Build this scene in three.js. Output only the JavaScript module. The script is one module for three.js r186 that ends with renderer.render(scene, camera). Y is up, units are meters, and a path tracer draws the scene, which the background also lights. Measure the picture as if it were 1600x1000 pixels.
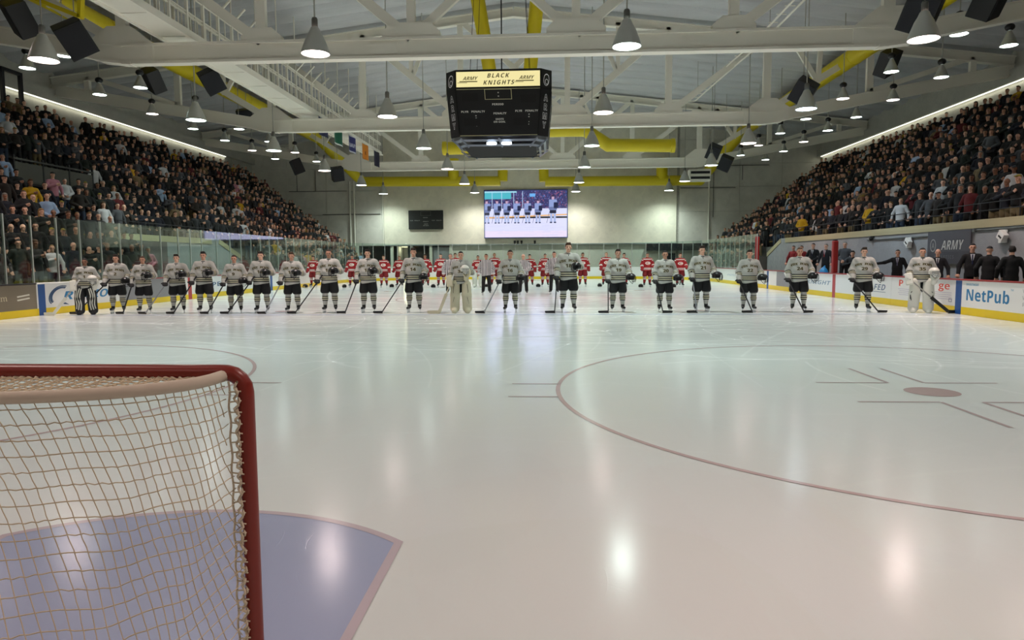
import * as THREE from 'three';
import { mergeGeometries } from 'three/addons/utils/BufferGeometryUtils.js';
import { RoundedBoxGeometry } from 'three/addons/geometries/RoundedBoxGeometry.js';
import { RectAreaLightUniformsLib } from 'three/addons/lights/RectAreaLightUniformsLib.js';

// ---------------------------------------------------------------- camera, exposure, light settings
const scene = new THREE.Scene();
scene.background = new THREE.Color(0x000000);
const camera = new THREE.PerspectiveCamera(49.80, 1.6, 0.05, 300);
{
  const right = new THREE.Vector3(0.99833622, -0.00597763, -0.05735033), up = new THREE.Vector3(0.00100222, 0.99626053, -0.08639414), back = new THREE.Vector3(0.0576523, 0.08619292, 0.99460897);
  camera.position.set(2.0844, 1.6295, 2.4776);
  camera.quaternion.setFromRotationMatrix(new THREE.Matrix4().makeBasis(right, up, back));
  scene.add(camera);
}
const renderer = new THREE.WebGLRenderer({ antialias: true });
renderer.toneMapping = THREE.LinearToneMapping;
renderer.toneMappingExposure = 1.42;
renderer.shadowMap.enabled = true;
RectAreaLightUniformsLib.init();
// pendant lamps hang on a regular grid over the ice; candela of one lamp, and the colour casts of the tubes in them
const LAMP_POWER = 66, STAND_LAMP_POWER = 1.4, LAMP_ANGLE = 1.3, LENS_GLOW = 11;
const COOL = 0xeafdf6, WARM = 0xffe8e2, BLUE = 0xd8f0ff, NEUTRAL = 0xf8faf6, ROSE = 0xffe0d6;
const LAMP_X = [-13.3, -4.9, 4.25, 12.55], LAMP_Z = [8.1, -0.6, -9.4, -18.2, -27.2, -35.6, -44.2, -53.3, -60.6], LAMP_Y = 7.75;
const LAMP_LEVEL = [0.85, 0.85, 1.3, 1.6, 1.65, 1.65, 1.6, 1.6, 1.65];   // the lamps over the near end burn lower
const LAMP_TINT = [
  [ROSE, ROSE, ROSE, ROSE], [ROSE, ROSE, ROSE, ROSE], [NEUTRAL, COOL, COOL, NEUTRAL],
  [WARM, WARM, COOL, WARM], [COOL, WARM, WARM, BLUE], [COOL, COOL, COOL, WARM], [WARM, WARM, COOL, COOL], [COOL, NEUTRAL, COOL, COOL], [COOL, NEUTRAL, NEUTRAL, COOL]];

// ---------------------------------------------------------------- helpers
let seedState = 12345;
const rnd = () => { seedState = (seedState * 1664525 + 1013904223) >>> 0; return seedState / 4294967296; };
const rr = (a, b) => a + (b - a) * rnd();
const pick = (a) => a[Math.floor(rnd() * a.length) % a.length];
const V = (x, y, z) => new THREE.Vector3(x, y, z);
const PI = Math.PI;
const taken = {};
function numbered(name) { const n = taken[name] = (taken[name] ?? -1) + 1; return n ? name + '_' + String(n).padStart(3, '0') : name; }
const mats = {};
function mat(color, o = {}) {
  const key = JSON.stringify([color, Object.entries(o).filter(([k]) => !/[mM]ap$/.test(k)), o.map?.uuid, o.bumpMap?.uuid]);
  if (mats[key]) return mats[key];
  const { phys, ...rest } = o;
  const M = phys ? THREE.MeshPhysicalMaterial : THREE.MeshStandardMaterial;
  return mats[key] = new M({ color, roughness: 0.7, ...rest });
}
function shadow(o) { o.castShadow = true; o.receiveShadow = true; return o; }
function part(name, geo, material, parent) { const m = shadow(new THREE.Mesh(Array.isArray(geo) ? (geo.length > 1 ? join(geo) : geo[0]) : geo, material)); m.name = name; parent.add(m); return m; }
function info(o, label, category, group, kind) { o.userData.label = label; if (category) o.userData.category = category; if (group) o.userData.group = group; if (kind) o.userData.kind = kind; return o; }
function thing(name, label, category, pos = [0, 0, 0], turn = 0, group, kind) {
  const g = new THREE.Group(); g.name = numbered(name); g.position.set(...pos); g.rotation.y = turn; scene.add(g);
  return info(g, label, category, group, kind);
}
const struct = (name, label, pos, turn) => thing(name, label, undefined, pos, turn, undefined, 'structure');
function join(list) {
  const flat = list.map((g) => { const h = g.index ? g.toNonIndexed() : g; const c = new THREE.BufferGeometry(); for (const k of ['position', 'normal', 'uv']) if (h.attributes[k]) c.setAttribute(k, h.attributes[k]); if (!c.attributes.uv) c.setAttribute('uv', new THREE.BufferAttribute(new Float32Array(c.attributes.position.count * 2), 2)); return c; });
  return mergeGeometries(flat);
}
function box(w, h, d, x = 0, y = 0, z = 0, rx = 0, ry = 0, rz = 0) {
  const g = new THREE.BoxGeometry(w, h, d); if (rx) g.rotateX(rx); if (ry) g.rotateY(ry); if (rz) g.rotateZ(rz); return g.translate(x, y, z);
}
const span = (x0, x1, y0, y1, z0, z1) => box(Math.abs(x1 - x0), Math.abs(y1 - y0), Math.abs(z1 - z0), (x0 + x1) / 2, (y0 + y1) / 2, (z0 + z1) / 2);
function rbox(w, h, d, r, x = 0, y = 0, z = 0, s = 2) { return new RoundedBoxGeometry(w, h, d, s, r).translate(x, y, z); }
function along(a, b, upHint = V(0, 0, 1)) {   // frame whose z runs from a to b
  const dir = b.clone().sub(a), L = dir.length(); dir.normalize();
  if (Math.abs(dir.dot(upHint)) > 0.98) upHint = V(1, 0, 0);
  const side = new THREE.Vector3().crossVectors(upHint, dir).normalize(), up = new THREE.Vector3().crossVectors(dir, side);
  return { L, m: new THREE.Matrix4().makeBasis(side, up, dir).setPosition(a.clone().add(b).multiplyScalar(0.5)) };
}
function bar(a, b, w, h, hint) { const f = along(a, b, hint); return new THREE.BoxGeometry(w, h, f.L).applyMatrix4(f.m); }
function rod(a, b, r, seg = 8, r2 = r) { const f = along(a, b); return new THREE.CylinderGeometry(r2, r, f.L, seg).rotateX(PI / 2).applyMatrix4(f.m); }
function ibeam(a, b, depth, width, tw, tf) {   // deep side vertical, in the plane that holds a, b and y
  const f = along(a, b, V(0, 0, 1));   // side axis lies in the vertical plane, up axis is z
  const parts = [new THREE.BoxGeometry(depth - 2 * tf, tw, f.L), new THREE.BoxGeometry(tf, width, f.L).translate(depth / 2 - tf / 2, 0, 0), new THREE.BoxGeometry(tf, width, f.L).translate(-depth / 2 + tf / 2, 0, 0)];
  return join(parts.map((g) => g.applyMatrix4(f.m)));
}
class Poly extends THREE.CurvePath { constructor(pts) { super(); for (let i = 0; i + 1 < pts.length; i++) this.add(new THREE.LineCurve3(pts[i], pts[i + 1])); } }
function tube(pts, r, seg = 40, sides = 8, smooth = true, closed = false) { return new THREE.TubeGeometry(smooth ? new THREE.CatmullRomCurve3(pts, closed, 'catmullrom', 0.3) : new Poly(pts), seg, r, sides, closed); }
function lathe(pts, seg = 24) { return new THREE.LatheGeometry(pts.map(([x, y]) => new THREE.Vector2(x, y)), seg); }
function canvas(w, h, draw) { const c = document.createElement('canvas'); c.width = w; c.height = h; draw(c.getContext('2d'), w, h); return c; }
function tex(w, h, draw, srgb = true) { const t = new THREE.CanvasTexture(canvas(w, h, draw)); if (srgb) t.colorSpace = THREE.SRGBColorSpace; t.wrapS = t.wrapT = THREE.RepeatWrapping; t.anisotropy = 8; return t; }
function grain(w, base, spread, blotch, seedN, srgb = true) {   // fine speckle over coarse patches
  return tex(w, w, (g) => {
    const keep = seedState; seedState = seedN;
    g.fillStyle = `rgb(${base},${base},${base})`; g.fillRect(0, 0, w, w);
    for (let i = 0; i < 260; i++) { const x = rnd() * w, y = rnd() * w, r = rr(w / 40, w / 7), v = base + (rnd() - 0.5) * blotch * 2; g.fillStyle = `rgba(${v},${v},${v},0.12)`; for (const dx of [-w, 0, w]) for (const dy of [-w, 0, w]) { g.beginPath(); g.arc(x + dx, y + dy, r, 0, 7); g.fill(); } }
    const im = g.getImageData(0, 0, w, w), d = im.data;
    for (let i = 0; i < d.length; i += 4) { const n = (rnd() - 0.5) * spread * 2; d[i] += n; d[i + 1] += n; d[i + 2] += n; }
    g.putImageData(im, 0, 0); seedState = keep;
  }, srgb);
}
function metricUV(geo, scale = 1) {   // uv in metres from the dominant axis of each face
  const g = geo.index ? geo.toNonIndexed() : geo, p = g.attributes.position, n = g.attributes.normal, uv = new Float32Array(p.count * 2);
  for (let i = 0; i < p.count; i++) {
    const ax = Math.abs(n.getX(i)), ay = Math.abs(n.getY(i)), az = Math.abs(n.getZ(i)), x = p.getX(i), y = p.getY(i), z = p.getZ(i);
    const [a, b] = ax > ay && ax > az ? [z, y] : ay > az ? [x, z] : [x, y]; uv[i * 2] = a * scale; uv[i * 2 + 1] = b * scale;
  }
  g.setAttribute('uv', new THREE.BufferAttribute(uv, 2)); return g;
}

// ---------------------------------------------------------------- materials
const concreteMap = grain(512, 232, 14, 34, 77), roughCast = grain(256, 128, 60, 60, 99, false), blockMap = grain(512, 244, 6, 40, 31);
const M = {
  white: mat(0xe6e2d4, { roughness: 0.55 }), steel: mat(0xeeeadc, { roughness: 0.6 }), cream: mat(0xebe5d0, { roughness: 0.8, map: blockMap }),
  wallGrey: mat(0xa6a7aa, { roughness: 0.9, map: concreteMap }), panel: mat(0xe0dcd0, { roughness: 0.9, map: blockMap }), sideWall: mat(0xc0bdb2, { roughness: 0.95, map: concreteMap }),
  concrete: mat(0x6d6b66, { roughness: 0.95, map: concreteMap }), dark: mat(0x15151a, { roughness: 0.6 }), black: mat(0x0a0a0c, { roughness: 0.5 }), rubber: mat(0x2a2a2b, { roughness: 0.9 }),
  yellow: mat(0xd9c410, { roughness: 0.5 }), kick: mat(0xe8c91a, { roughness: 0.4 }), board: mat(0xe6e6e2, { roughness: 0.35 }), boardGrey: mat(0x8c8c90, { roughness: 0.45 }), boardTan: mat(0x86785f, { roughness: 0.5 }),
  red: mat(0x8e1d1a, { roughness: 0.4 }), goalRed: mat(0x80281d, { roughness: 0.35 }), alu: mat(0xb9bdb8, { roughness: 0.4, metalness: 0.5 }), darkAlu: mat(0x6a6e6c, { roughness: 0.45, metalness: 0.5 }), chrome: mat(0xd0d4d8, { roughness: 0.2, metalness: 0.9 }),
  band: mat(0xb9ae8a, { roughness: 0.8, map: blockMap }), gold: mat(0x9a7a1e, { roughness: 0.6 }), shade: mat(0xbcbdb6, { roughness: 0.35, metalness: 0.25 }), rodMat: mat(0xa9a79c, { roughness: 0.5 }),
  glass: mat(0xeff8f4, { phys: true, roughness: 0.03, transmission: 1, ior: 1.5, thickness: 0 }), roof: mat(0xcdced0, { roughness: 0.5, map: blockMap }), roofSide: mat(0xb9bab4, { roughness: 0.6 }),
  cord: mat(0xcdbda0, { roughness: 0.9 }), pad: mat(0xcdc2b0, { roughness: 0.7 }), blue: mat(0x1d4f8f, { roughness: 0.4 }), redLine: mat(0xb03a3c, { roughness: 0.4 }),
};
function glow(color, k) { return new THREE.MeshStandardMaterial({ color: 0x222222, emissive: color, emissiveIntensity: k, roughness: 0.6 }); }

// ---------------------------------------------------------------- the rink: ice and its painted lines
const RW = 13.84, NEAR = 3.35, FAR = -57.5, RC = 8.5, BLUE_Z = -18.21, RED_Z = -27.09, BLUE2_Z = -35.97, GOAL2_Z = -54.2, BH = 1.02;
function rinkShape(grow = 0) {
  const w = RW + grow, r = RC + grow, s = new THREE.Shape(), n = -NEAR - grow, f = -FAR + grow;   // shape y = -z
  s.moveTo(-w, n + r); s.lineTo(-w, f - r); s.absarc(-w + r, f - r, r, PI, PI / 2, true); s.lineTo(w - r, f); s.absarc(w - r, f - r, r, PI / 2, 0, true);
  s.lineTo(w, n + r); s.absarc(w - r, n + r, r, 0, -PI / 2, true); s.lineTo(-w + r, n); s.absarc(-w + r, n + r, r, -PI / 2, -PI, true); return s;
}
function flat(shape, y, seg = 24) { const g = new THREE.ShapeGeometry(shape, seg).rotateX(-PI / 2).translate(0, y, 0); return g; }
const IW = 2048;
function skateTracks(g, w, h, style) {
  const keep = seedState; seedState = 4242;
  const X = (x) => (x + RW) / (2 * RW) * w, Z = (z) => (NEAR - z) / (NEAR - FAR) * h;
  g.lineCap = 'round';
  for (let i = 0; i < 1500; i++) {   // curved strokes left by skates, most of them in front of the line-up
    const many = i < 1150, z = many ? -8 - 14 * Math.pow(rnd(), 0.7) : rr(0, -56), x = rr(-14, 14), L = rr(0.6, 5), a = rr(-0.5, 0.5) + (rnd() < 0.2 ? PI / 2 : 0), c = rr(-1.1, 1.1);
    g.strokeStyle = style(rr(0.03, many ? 0.26 : 0.08)); g.lineWidth = rr(0.5, 1.6);
    g.beginPath(); g.moveTo(X(x), Z(z)); g.quadraticCurveTo(X(x + Math.cos(a) * L / 2 - Math.sin(a) * c), Z(z + Math.sin(a) * L / 2 + Math.cos(a) * c), X(x + Math.cos(a) * L), Z(z + Math.sin(a) * L)); g.stroke();
  }
  for (let i = 0; i < 260; i++) {   // scraped frosty patches around the line-up
    const z = rr(-14, -34), x = rr(-13, 13); g.strokeStyle = style(rr(0.03, 0.12)); g.lineWidth = rr(2, 9);
    g.beginPath(); g.moveTo(X(x), Z(z)); g.quadraticCurveTo(X(x + rr(-1, 1)), Z(z + rr(-0.4, 0.4)), X(x + rr(-3, 3)), Z(z + rr(-0.7, 0.7))); g.stroke();
  }
  seedState = keep;
}
const iceMap = tex(IW, IW, (g, w, h) => {
  g.fillStyle = 'rgb(219,226,225)'; g.fillRect(0, 0, w, h);
  const keep = seedState; seedState = 9;
  for (let i = 0; i < 500; i++) { const v = 207 + rnd() * 22; g.fillStyle = `rgba(${v - 4},${v + 2},${v + 1},0.10)`; g.beginPath(); g.ellipse(rnd() * w, rnd() * h, rr(20, 170), rr(10, 90), rnd() * 3, 0, 7); g.fill(); }
  seedState = keep; skateTracks(g, w, h, (a) => `rgba(244,248,246,${a})`);
});
const iceRough = tex(1024, 1024, (g, w, h) => { g.fillStyle = 'rgb(84,84,84)'; g.fillRect(0, 0, w, h); skateTracks(g, w, h, (a) => `rgba(230,230,230,${a * 1.1})`); }, false);
const iceScratch = tex(1024, 1024, (g, w) => {
  g.fillStyle = 'rgb(128,128,128)'; g.fillRect(0, 0, w, w);
  const keep = seedState; seedState = 5;
  for (let i = 0; i < 900; i++) { const v = rnd() < 0.6 ? 190 : 70; g.fillStyle = `rgba(${v},${v},${v},0.10)`; g.beginPath(); g.arc(rnd() * w, rnd() * w, rr(2, 14), 0, 7); g.fill(); }
  for (let i = 0; i < 170; i++) { const x = rnd() * w, y = rnd() * w, a = rnd() * 6.3, L = rr(10, 130), v = rnd() < 0.6 ? 245 : 30; g.strokeStyle = `rgba(${v},${v},${v},${rr(0.15, 0.6)})`; g.lineWidth = rr(0.5, 1.8); g.beginPath(); g.moveTo(x, y); g.quadraticCurveTo(x + Math.cos(a + 0.2) * L / 2, y + Math.sin(a + 0.2) * L / 2, x + Math.cos(a) * L, y + Math.sin(a) * L); g.stroke(); }
  seedState = keep;
}, false);
iceScratch.repeat.set(11, 24);
const iceOpt = { roughness: 0.5, roughnessMap: iceRough, bumpMap: iceScratch, bumpScale: 0.0012, ior: 1.31, phys: true, specularIntensity: 1 };
const iceMat = new THREE.MeshPhysicalMaterial({ color: 0xffffff, map: iceMap, roughness: iceOpt.roughness, roughnessMap: iceRough, bumpMap: iceScratch, bumpScale: iceOpt.bumpScale, ior: 1.36 });
const paint = (c) => new THREE.MeshPhysicalMaterial({ color: c, roughness: iceOpt.roughness, roughnessMap: iceRough, bumpMap: iceScratch, bumpScale: iceOpt.bumpScale, ior: 1.36 });
const P = { red: paint(0xc2acac), thin: paint(0xbcaeae), dot: paint(0xb6a2a0), blue: paint(0xc2cfe0), centre: paint(0xd6c6c6), crease: paint(0xa0a9c6), creaseLine: paint(0xbfb2ba) };
function iceUV(g) { const p = g.attributes.position, uv = new Float32Array(p.count * 2); for (let i = 0; i < p.count; i++) { uv[i * 2] = (p.getX(i) + RW) / (2 * RW); uv[i * 2 + 1] = 1 - (NEAR - p.getZ(i)) / (NEAR - FAR); } g.setAttribute('uv', new THREE.BufferAttribute(uv, 2)); return g; }
const ice = struct('floor', 'glossy white ice sheet with faint painted hockey lines');
{
  const g = new THREE.ExtrudeGeometry(rinkShape(), { depth: 0.05, bevelEnabled: false, curveSegments: 24 }).rotateX(-PI / 2).translate(0, -0.05, 0);
  part('ice_sheet', iceUV(g), iceMat, ice);
  const line = (name, x0, x1, z0, z1, m, y = 0.003) => part(name, iceUV(new THREE.PlaneGeometry(x1 - x0, Math.abs(z1 - z0)).rotateX(-PI / 2).translate((x0 + x1) / 2, y, (z0 + z1) / 2)), m, ice);
  line('goal_line', -RW + 1.3, RW - 1.3, 0.025, -0.025, P.red, 0.0045); line('goal_line', -RW + 1.3, RW - 1.3, GOAL2_Z + 0.025, GOAL2_Z - 0.025, P.red);
  line('blue_line', -RW, RW, BLUE_Z + 0.15, BLUE_Z - 0.15, P.blue); line('blue_line', -RW, RW, BLUE2_Z + 0.15, BLUE2_Z - 0.15, P.blue); line('centre_line', -RW, RW, RED_Z + 0.15, RED_Z - 0.15, P.centre);
  const ring = (name, x, z, r, w, m) => part(name, iceUV(new THREE.RingGeometry(r - w / 2, r + w / 2, 128).rotateX(-PI / 2).translate(x, 0.003, z)), m, ice);
  for (const [x, z] of [[-6.71, -6.1], [6.71, -6.1], [-6.71, GOAL2_Z + 6.1], [6.71, GOAL2_Z + 6.1]]) {
    ring('faceoff_circle', x, z, 4.55, 0.055, P.red);
    part('faceoff_dot', iceUV(new THREE.CircleGeometry(0.305, 40).rotateX(-PI / 2).translate(x, 0.003, z)), P.dot, ice);
    for (const sx of [-1, 1]) for (const sz of [-1, 1]) {
      const hx = x + sx * 0.23, hz = z + sz * 0.62, ex = x + sx * Math.sqrt(4.55 ** 2 - 0.43 ** 2), ez = z + sz * 0.43;
      line('hash_mark', Math.min(hx, hx + sx * 0.92), Math.max(hx, hx + sx * 0.92), hz + 0.025, hz - 0.025, P.thin);
      line('hash_mark', hx - 0.025, hx + 0.025, hz, hz + sz * 1.2, P.thin, 0.0034);
      line('hash_mark', Math.min(ex, ex + sx * 0.62), Math.max(ex, ex + sx * 0.62), ez + 0.025, ez - 0.025, P.thin);
    }
  }
  ring('centre_circle', 0, RED_Z, 4.55, 0.055, P.thin);
  for (const x of [-6.71, 6.71]) for (const z of [BLUE_Z - 1.5, BLUE2_Z + 1.5]) part('faceoff_dot', iceUV(new THREE.CircleGeometry(0.305, 32).rotateX(-PI / 2).translate(x, 0.0032, z)), P.dot, ice);
  const arc = (r, x) => { const s = new THREE.Shape(), a0 = Math.acos(x / r); s.moveTo(x, 0); s.lineTo(x, r * Math.sin(a0)); s.absarc(0, 0, r, a0, PI - a0, false); s.lineTo(-x, 0); s.closePath(); return s; };
  for (const [z, turn] of [[0, 0], [GOAL2_Z, PI]]) {
    const fill = new THREE.ShapeGeometry(arc(1.80, 1.19), 40).rotateX(-PI / 2).rotateY(turn).translate(0, 0.0025, z); part('goal_crease', iceUV(fill), P.crease, ice);
    const s = arc(1.83, 1.22), h = arc(1.78, 1.17); s.holes.push(h); part('crease_line', iceUV(new THREE.ShapeGeometry(s, 40).rotateX(-PI / 2).rotateY(turn).translate(0, 0.0038, z)), P.creaseLine, ice);
  }
}
// ---------------------------------------------------------------- dasher boards with glass
function adTexture(w, h, bg, draw) { return tex(w, h, (g) => { g.fillStyle = bg; g.fillRect(0, 0, w, h); draw(g, w, h); }); }
function adMat(w, h, bg, draw) { return new THREE.MeshStandardMaterial({ map: adTexture(w, h, bg, draw), roughness: 0.35 }); }
const fit = (g, text, x, y, w, font, color) => { g.font = font; g.fillStyle = color; const k = w / g.measureText(text).width; g.save(); g.translate(x, y); g.scale(k, 1); g.fillText(text, 0, 0); g.restore(); };
const WHITE = '#e9e9e6';
const netPub = adMat(1024, 340, WHITE, (g) => {
  fit(g, 'NetPub', 70, 250, 500, 'bold 200px sans-serif', '#1f74a8'); fit(g, 'INVESTMENT', 75, 62, 150, 'bold 40px sans-serif', '#3b89b0'); fit(g, 'TM', 572, 96, 30, '30px sans-serif', '#3b89b0');
  for (let i = 0; i < 3; i++) fit(g, ['We Print', 'We Design', 'Publish'][i], 690, 110 + i * 75, 220, '60px sans-serif', '#a9a9aa');
});
const pinkAd = adMat(1024, 340, WHITE, (g) => { fit(g, 'P', 120, 130, 90, 'bold 130px sans-serif', '#d8452f'); fit(g, 'ge', 740, 130, 160, 'bold 130px sans-serif', '#d8452f'); for (let i = 0; i < 4; i++) { g.fillStyle = '#b9b2c8'; g.fillRect(120 + (i % 2) * 20, 170 + i * 28, 330, 7); g.fillRect(700, 170 + i * 28, 220, 7); } g.strokeStyle = '#9a9aa8'; g.lineWidth = 10; g.strokeRect(890, 250, 34, 40); });
const fedAd = adMat(512, 340, WHITE, (g) => { fit(g, 'FED', 200, 220, 210, 'italic bold 130px sans-serif', '#5f6f88'); g.fillStyle = '#5f6f88'; g.fillRect(160, 245, 260, 8); });
const nightAd = adMat(512, 340, WHITE, (g) => fit(g, 'KNIGHT', 40, 215, 420, 'italic bold 110px sans-serif', '#8298a8'));
const regionAd = adMat(1024, 340, WHITE, (g) => {
  g.strokeStyle = '#26466e'; for (const [r, l] of [[150, 12], [128, 20], [112, 6]]) { g.lineWidth = l; g.beginPath(); g.ellipse(240, 180, r * 0.72, r, 0.5, 1.9, 4.7); g.stroke(); }
  fit(g, 'RE', 250, 245, 230, 'italic bold 170px sans-serif', '#2d7fb4'); fit(g, 'GION', 500, 245, 420, 'italic bold 170px sans-serif', '#2d7fb4'); g.fillStyle = '#26466e'; g.beginPath(); g.moveTo(240, 300); g.lineTo(330, 320); g.lineTo(290, 285); g.fill();
});
const tanAd = adMat(1024, 340, '#7d7260', (g) => { fit(g, 'moneys.com', 330, 205, 420, '100px serif', '#cfc4a6'); g.fillStyle = '#d8d4c6'; for (let i = 0; i < 2; i++) { g.save(); g.translate(836, 150 + i * 46); g.rotate(-0.18); g.fillRect(0, 0, 120, 20); g.restore(); } });
const perAd = adMat(512, 340, '#e4e8ea', (g) => fit(g, 'PER', 120, 220, 260, 'bold 130px sans-serif', '#3d5f83'));
const cupAd = adMat(512, 340, '#e6e2df', (g) => { fit(g, 'The Cup', 70, 200, 380, '110px serif', '#a98f8c'); g.strokeStyle = '#a98f8c'; g.lineWidth = 8; g.beginPath(); g.ellipse(256, 210, 200, 60, 0, 0.2, 2.8); g.stroke(); });
const smallAd = adMat(512, 340, WHITE, (g) => fit(g, 'ATHLETICS', 110, 200, 300, 'italic 70px sans-serif', '#8aa0bd'));

// a run of boards between two points of the rink's edge (inner face); pieces: panel, kick plate, cap, glass panes and posts
function boardRun(root, a, b, face, opts = {}) {
  const dir = b.clone().sub(a), L = dir.length(), ang = Math.atan2(-dir.z, dir.x);
  const put = (geo, x, y, z) => geo.translate(x, y, z).rotateY(ang).translate(a.x, 0, a.z);   // local x along the run, local z outward (+) 
  const out = opts.out ?? 1;
  part('board_panel', put(box(L - 0.012, BH - 0.26, 0.06), L / 2, 0.22 + (BH - 0.26) / 2, out * 0.05), opts.back ?? M.board, root);
  if (face) { const f = new THREE.PlaneGeometry(L - 0.012, BH - 0.26); if (out > 0) f.rotateY(PI); part('board_face', put(f, L / 2, 0.22 + (BH - 0.26) / 2, out * 0.0185), face, root); }
  part('kick_plate', put(box(L - 0.006, 0.22, 0.065), L / 2, 0.11, out * 0.05), M.kick, root);
  part('cap_rail', put(rbox(L, 0.045, 0.14, 0.015), L / 2, BH - 0.022, out * 0.06), opts.cap ?? M.red, root);
  if (opts.glass) {
    const n = Math.max(1, Math.round(L / 1.22)), w = L / n, h = opts.glass;
    for (let i = 0; i < n; i++) {
      part('glass_pane', put(box(w - 0.05, h, 0.012), (i + 0.5) * w, BH + h / 2, out * 0.06), M.glass, root);
      part('glass_post', put(box(0.045, h + 0.03, 0.05), i * w, BH + h / 2, out * 0.085), opts.post ?? M.alu, root);
    }
  }
}
function stripe(root, x, z, w, m) { part('line_stripe', box(0.004, BH - 0.05, w, x - Math.sign(x) * 0.003 + Math.sign(x) * 0.02, (BH - 0.05) / 2, z), m, root); }
{
  const far = struct('rink_boards', 'white dasher boards and glass round the end below the video screen');
  const benches = struct('rink_boards', 'white dasher boards with adverts in front of the team benches');
  const open = struct('rink_boards', 'dasher boards with tall glass facing the team benches');
  // the side opposite the benches: from the near part to the far corner
  const L = (z0, z1, face, o) => boardRun(open, V(-RW, 0, z0), V(-RW, 0, z1), face, { out: -1, glass: 2.05, ...o });
  L(-5.2, -9.4, null, { back: M.boardTan }); L(-9.4, -13.7, tanAd, { back: M.boardTan, cap: M.rubber }); L(-13.7, -18.0, tanAd, { back: M.boardTan, cap: M.rubber }); L(-18.0, -22.4, regionAd, { cap: M.board }); L(-22.4, -26.4, null, { back: M.boardGrey }); L(-26.4, -28.4, null, {}); L(-28.4, -31.2, perAd, {});
  L(-31.2, -36, null, {}); L(-36, -41, smallAd, {}); L(-41, -45, null, {}); L(-45, -49, cupAd, {});
  stripe(open, -RW, BLUE_Z, 0.3, M.blue); stripe(open, -RW, RED_Z, 0.3, M.redLine); stripe(open, -RW, BLUE2_Z, 0.3, M.blue);
  // the bench side; no glass before the benches
  const R = (z0, z1, face, o) => boardRun(benches, V(RW, 0, z0), V(RW, 0, z1), face, { out: 1, ...o });
  R(-7.2, -11.4, null, {}); R(-11.4, -14.2, null, {}); R(-14.2, -18.15, netPub, {}); R(-18.15, -22.2, pinkAd, {}); R(-22.2, -24.4, fedAd, {}); R(-24.4, -27.2, null, {}); R(-27.2, -30.5, nightAd, {}); R(-30.5, -32.3, null, {}); R(-32.3, -34.5, null, { back: M.boardGrey });
  R(-34.5, -38.3, null, {}); R(-38.3, -42, null, { glass: 2.05, back: M.boardGrey }); R(-42, -45.5, smallAd, { glass: 2.05 }); R(-45.5, -49, null, { glass: 2.05 });
  stripe(benches, RW, BLUE_Z, 0.3, M.blue); stripe(benches, RW, RED_Z, 0.3, M.redLine); stripe(benches, RW, BLUE2_Z, 0.3, M.blue);
  // corners and end
  const n = 11;
  for (const sx of [-1, 1]) for (let i = 0; i < n; i++) {
    const p = (k) => { const t = k / n * PI / 2; return V(sx * (RW - RC + RC * Math.cos(t)), 0, FAR + RC - RC * Math.sin(t)); };
    boardRun(far, p(i), p(i + 1), null, { out: sx, glass: 2.05, cap: i % 3 ? M.board : M.red, back: i === 4 && sx > 0 ? M.boardGrey : M.board });
  }
  for (let i = 0; i < 5; i++) { const w = 2 * (RW - RC) / 5, x = -(RW - RC) + i * w; boardRun(far, V(x, 0, FAR), V(x + w, 0, FAR), i % 2 ? smallAd : null, { out: -1, glass: 2.05 }); }
  // padded red posts of the penalty boxes
  for (const [z, h] of [[-27.35, 1.35], [-38.4, 1.9]]) { const p = thing('padded_post', h > 1.5 ? 'dark red padded post where the bench-side glass begins' : 'red padded post on the boards at the centre line', 'post', [RW + 0.12, BH, z]); part('pad', rbox(0.22, h, 0.22, 0.05, 0, h / 2, 0), M.red, p); part('cap', rbox(0.16, 0.05, 0.16, 0.02, 0, h + 0.02, 0), M.rubber, p); }
}
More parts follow.
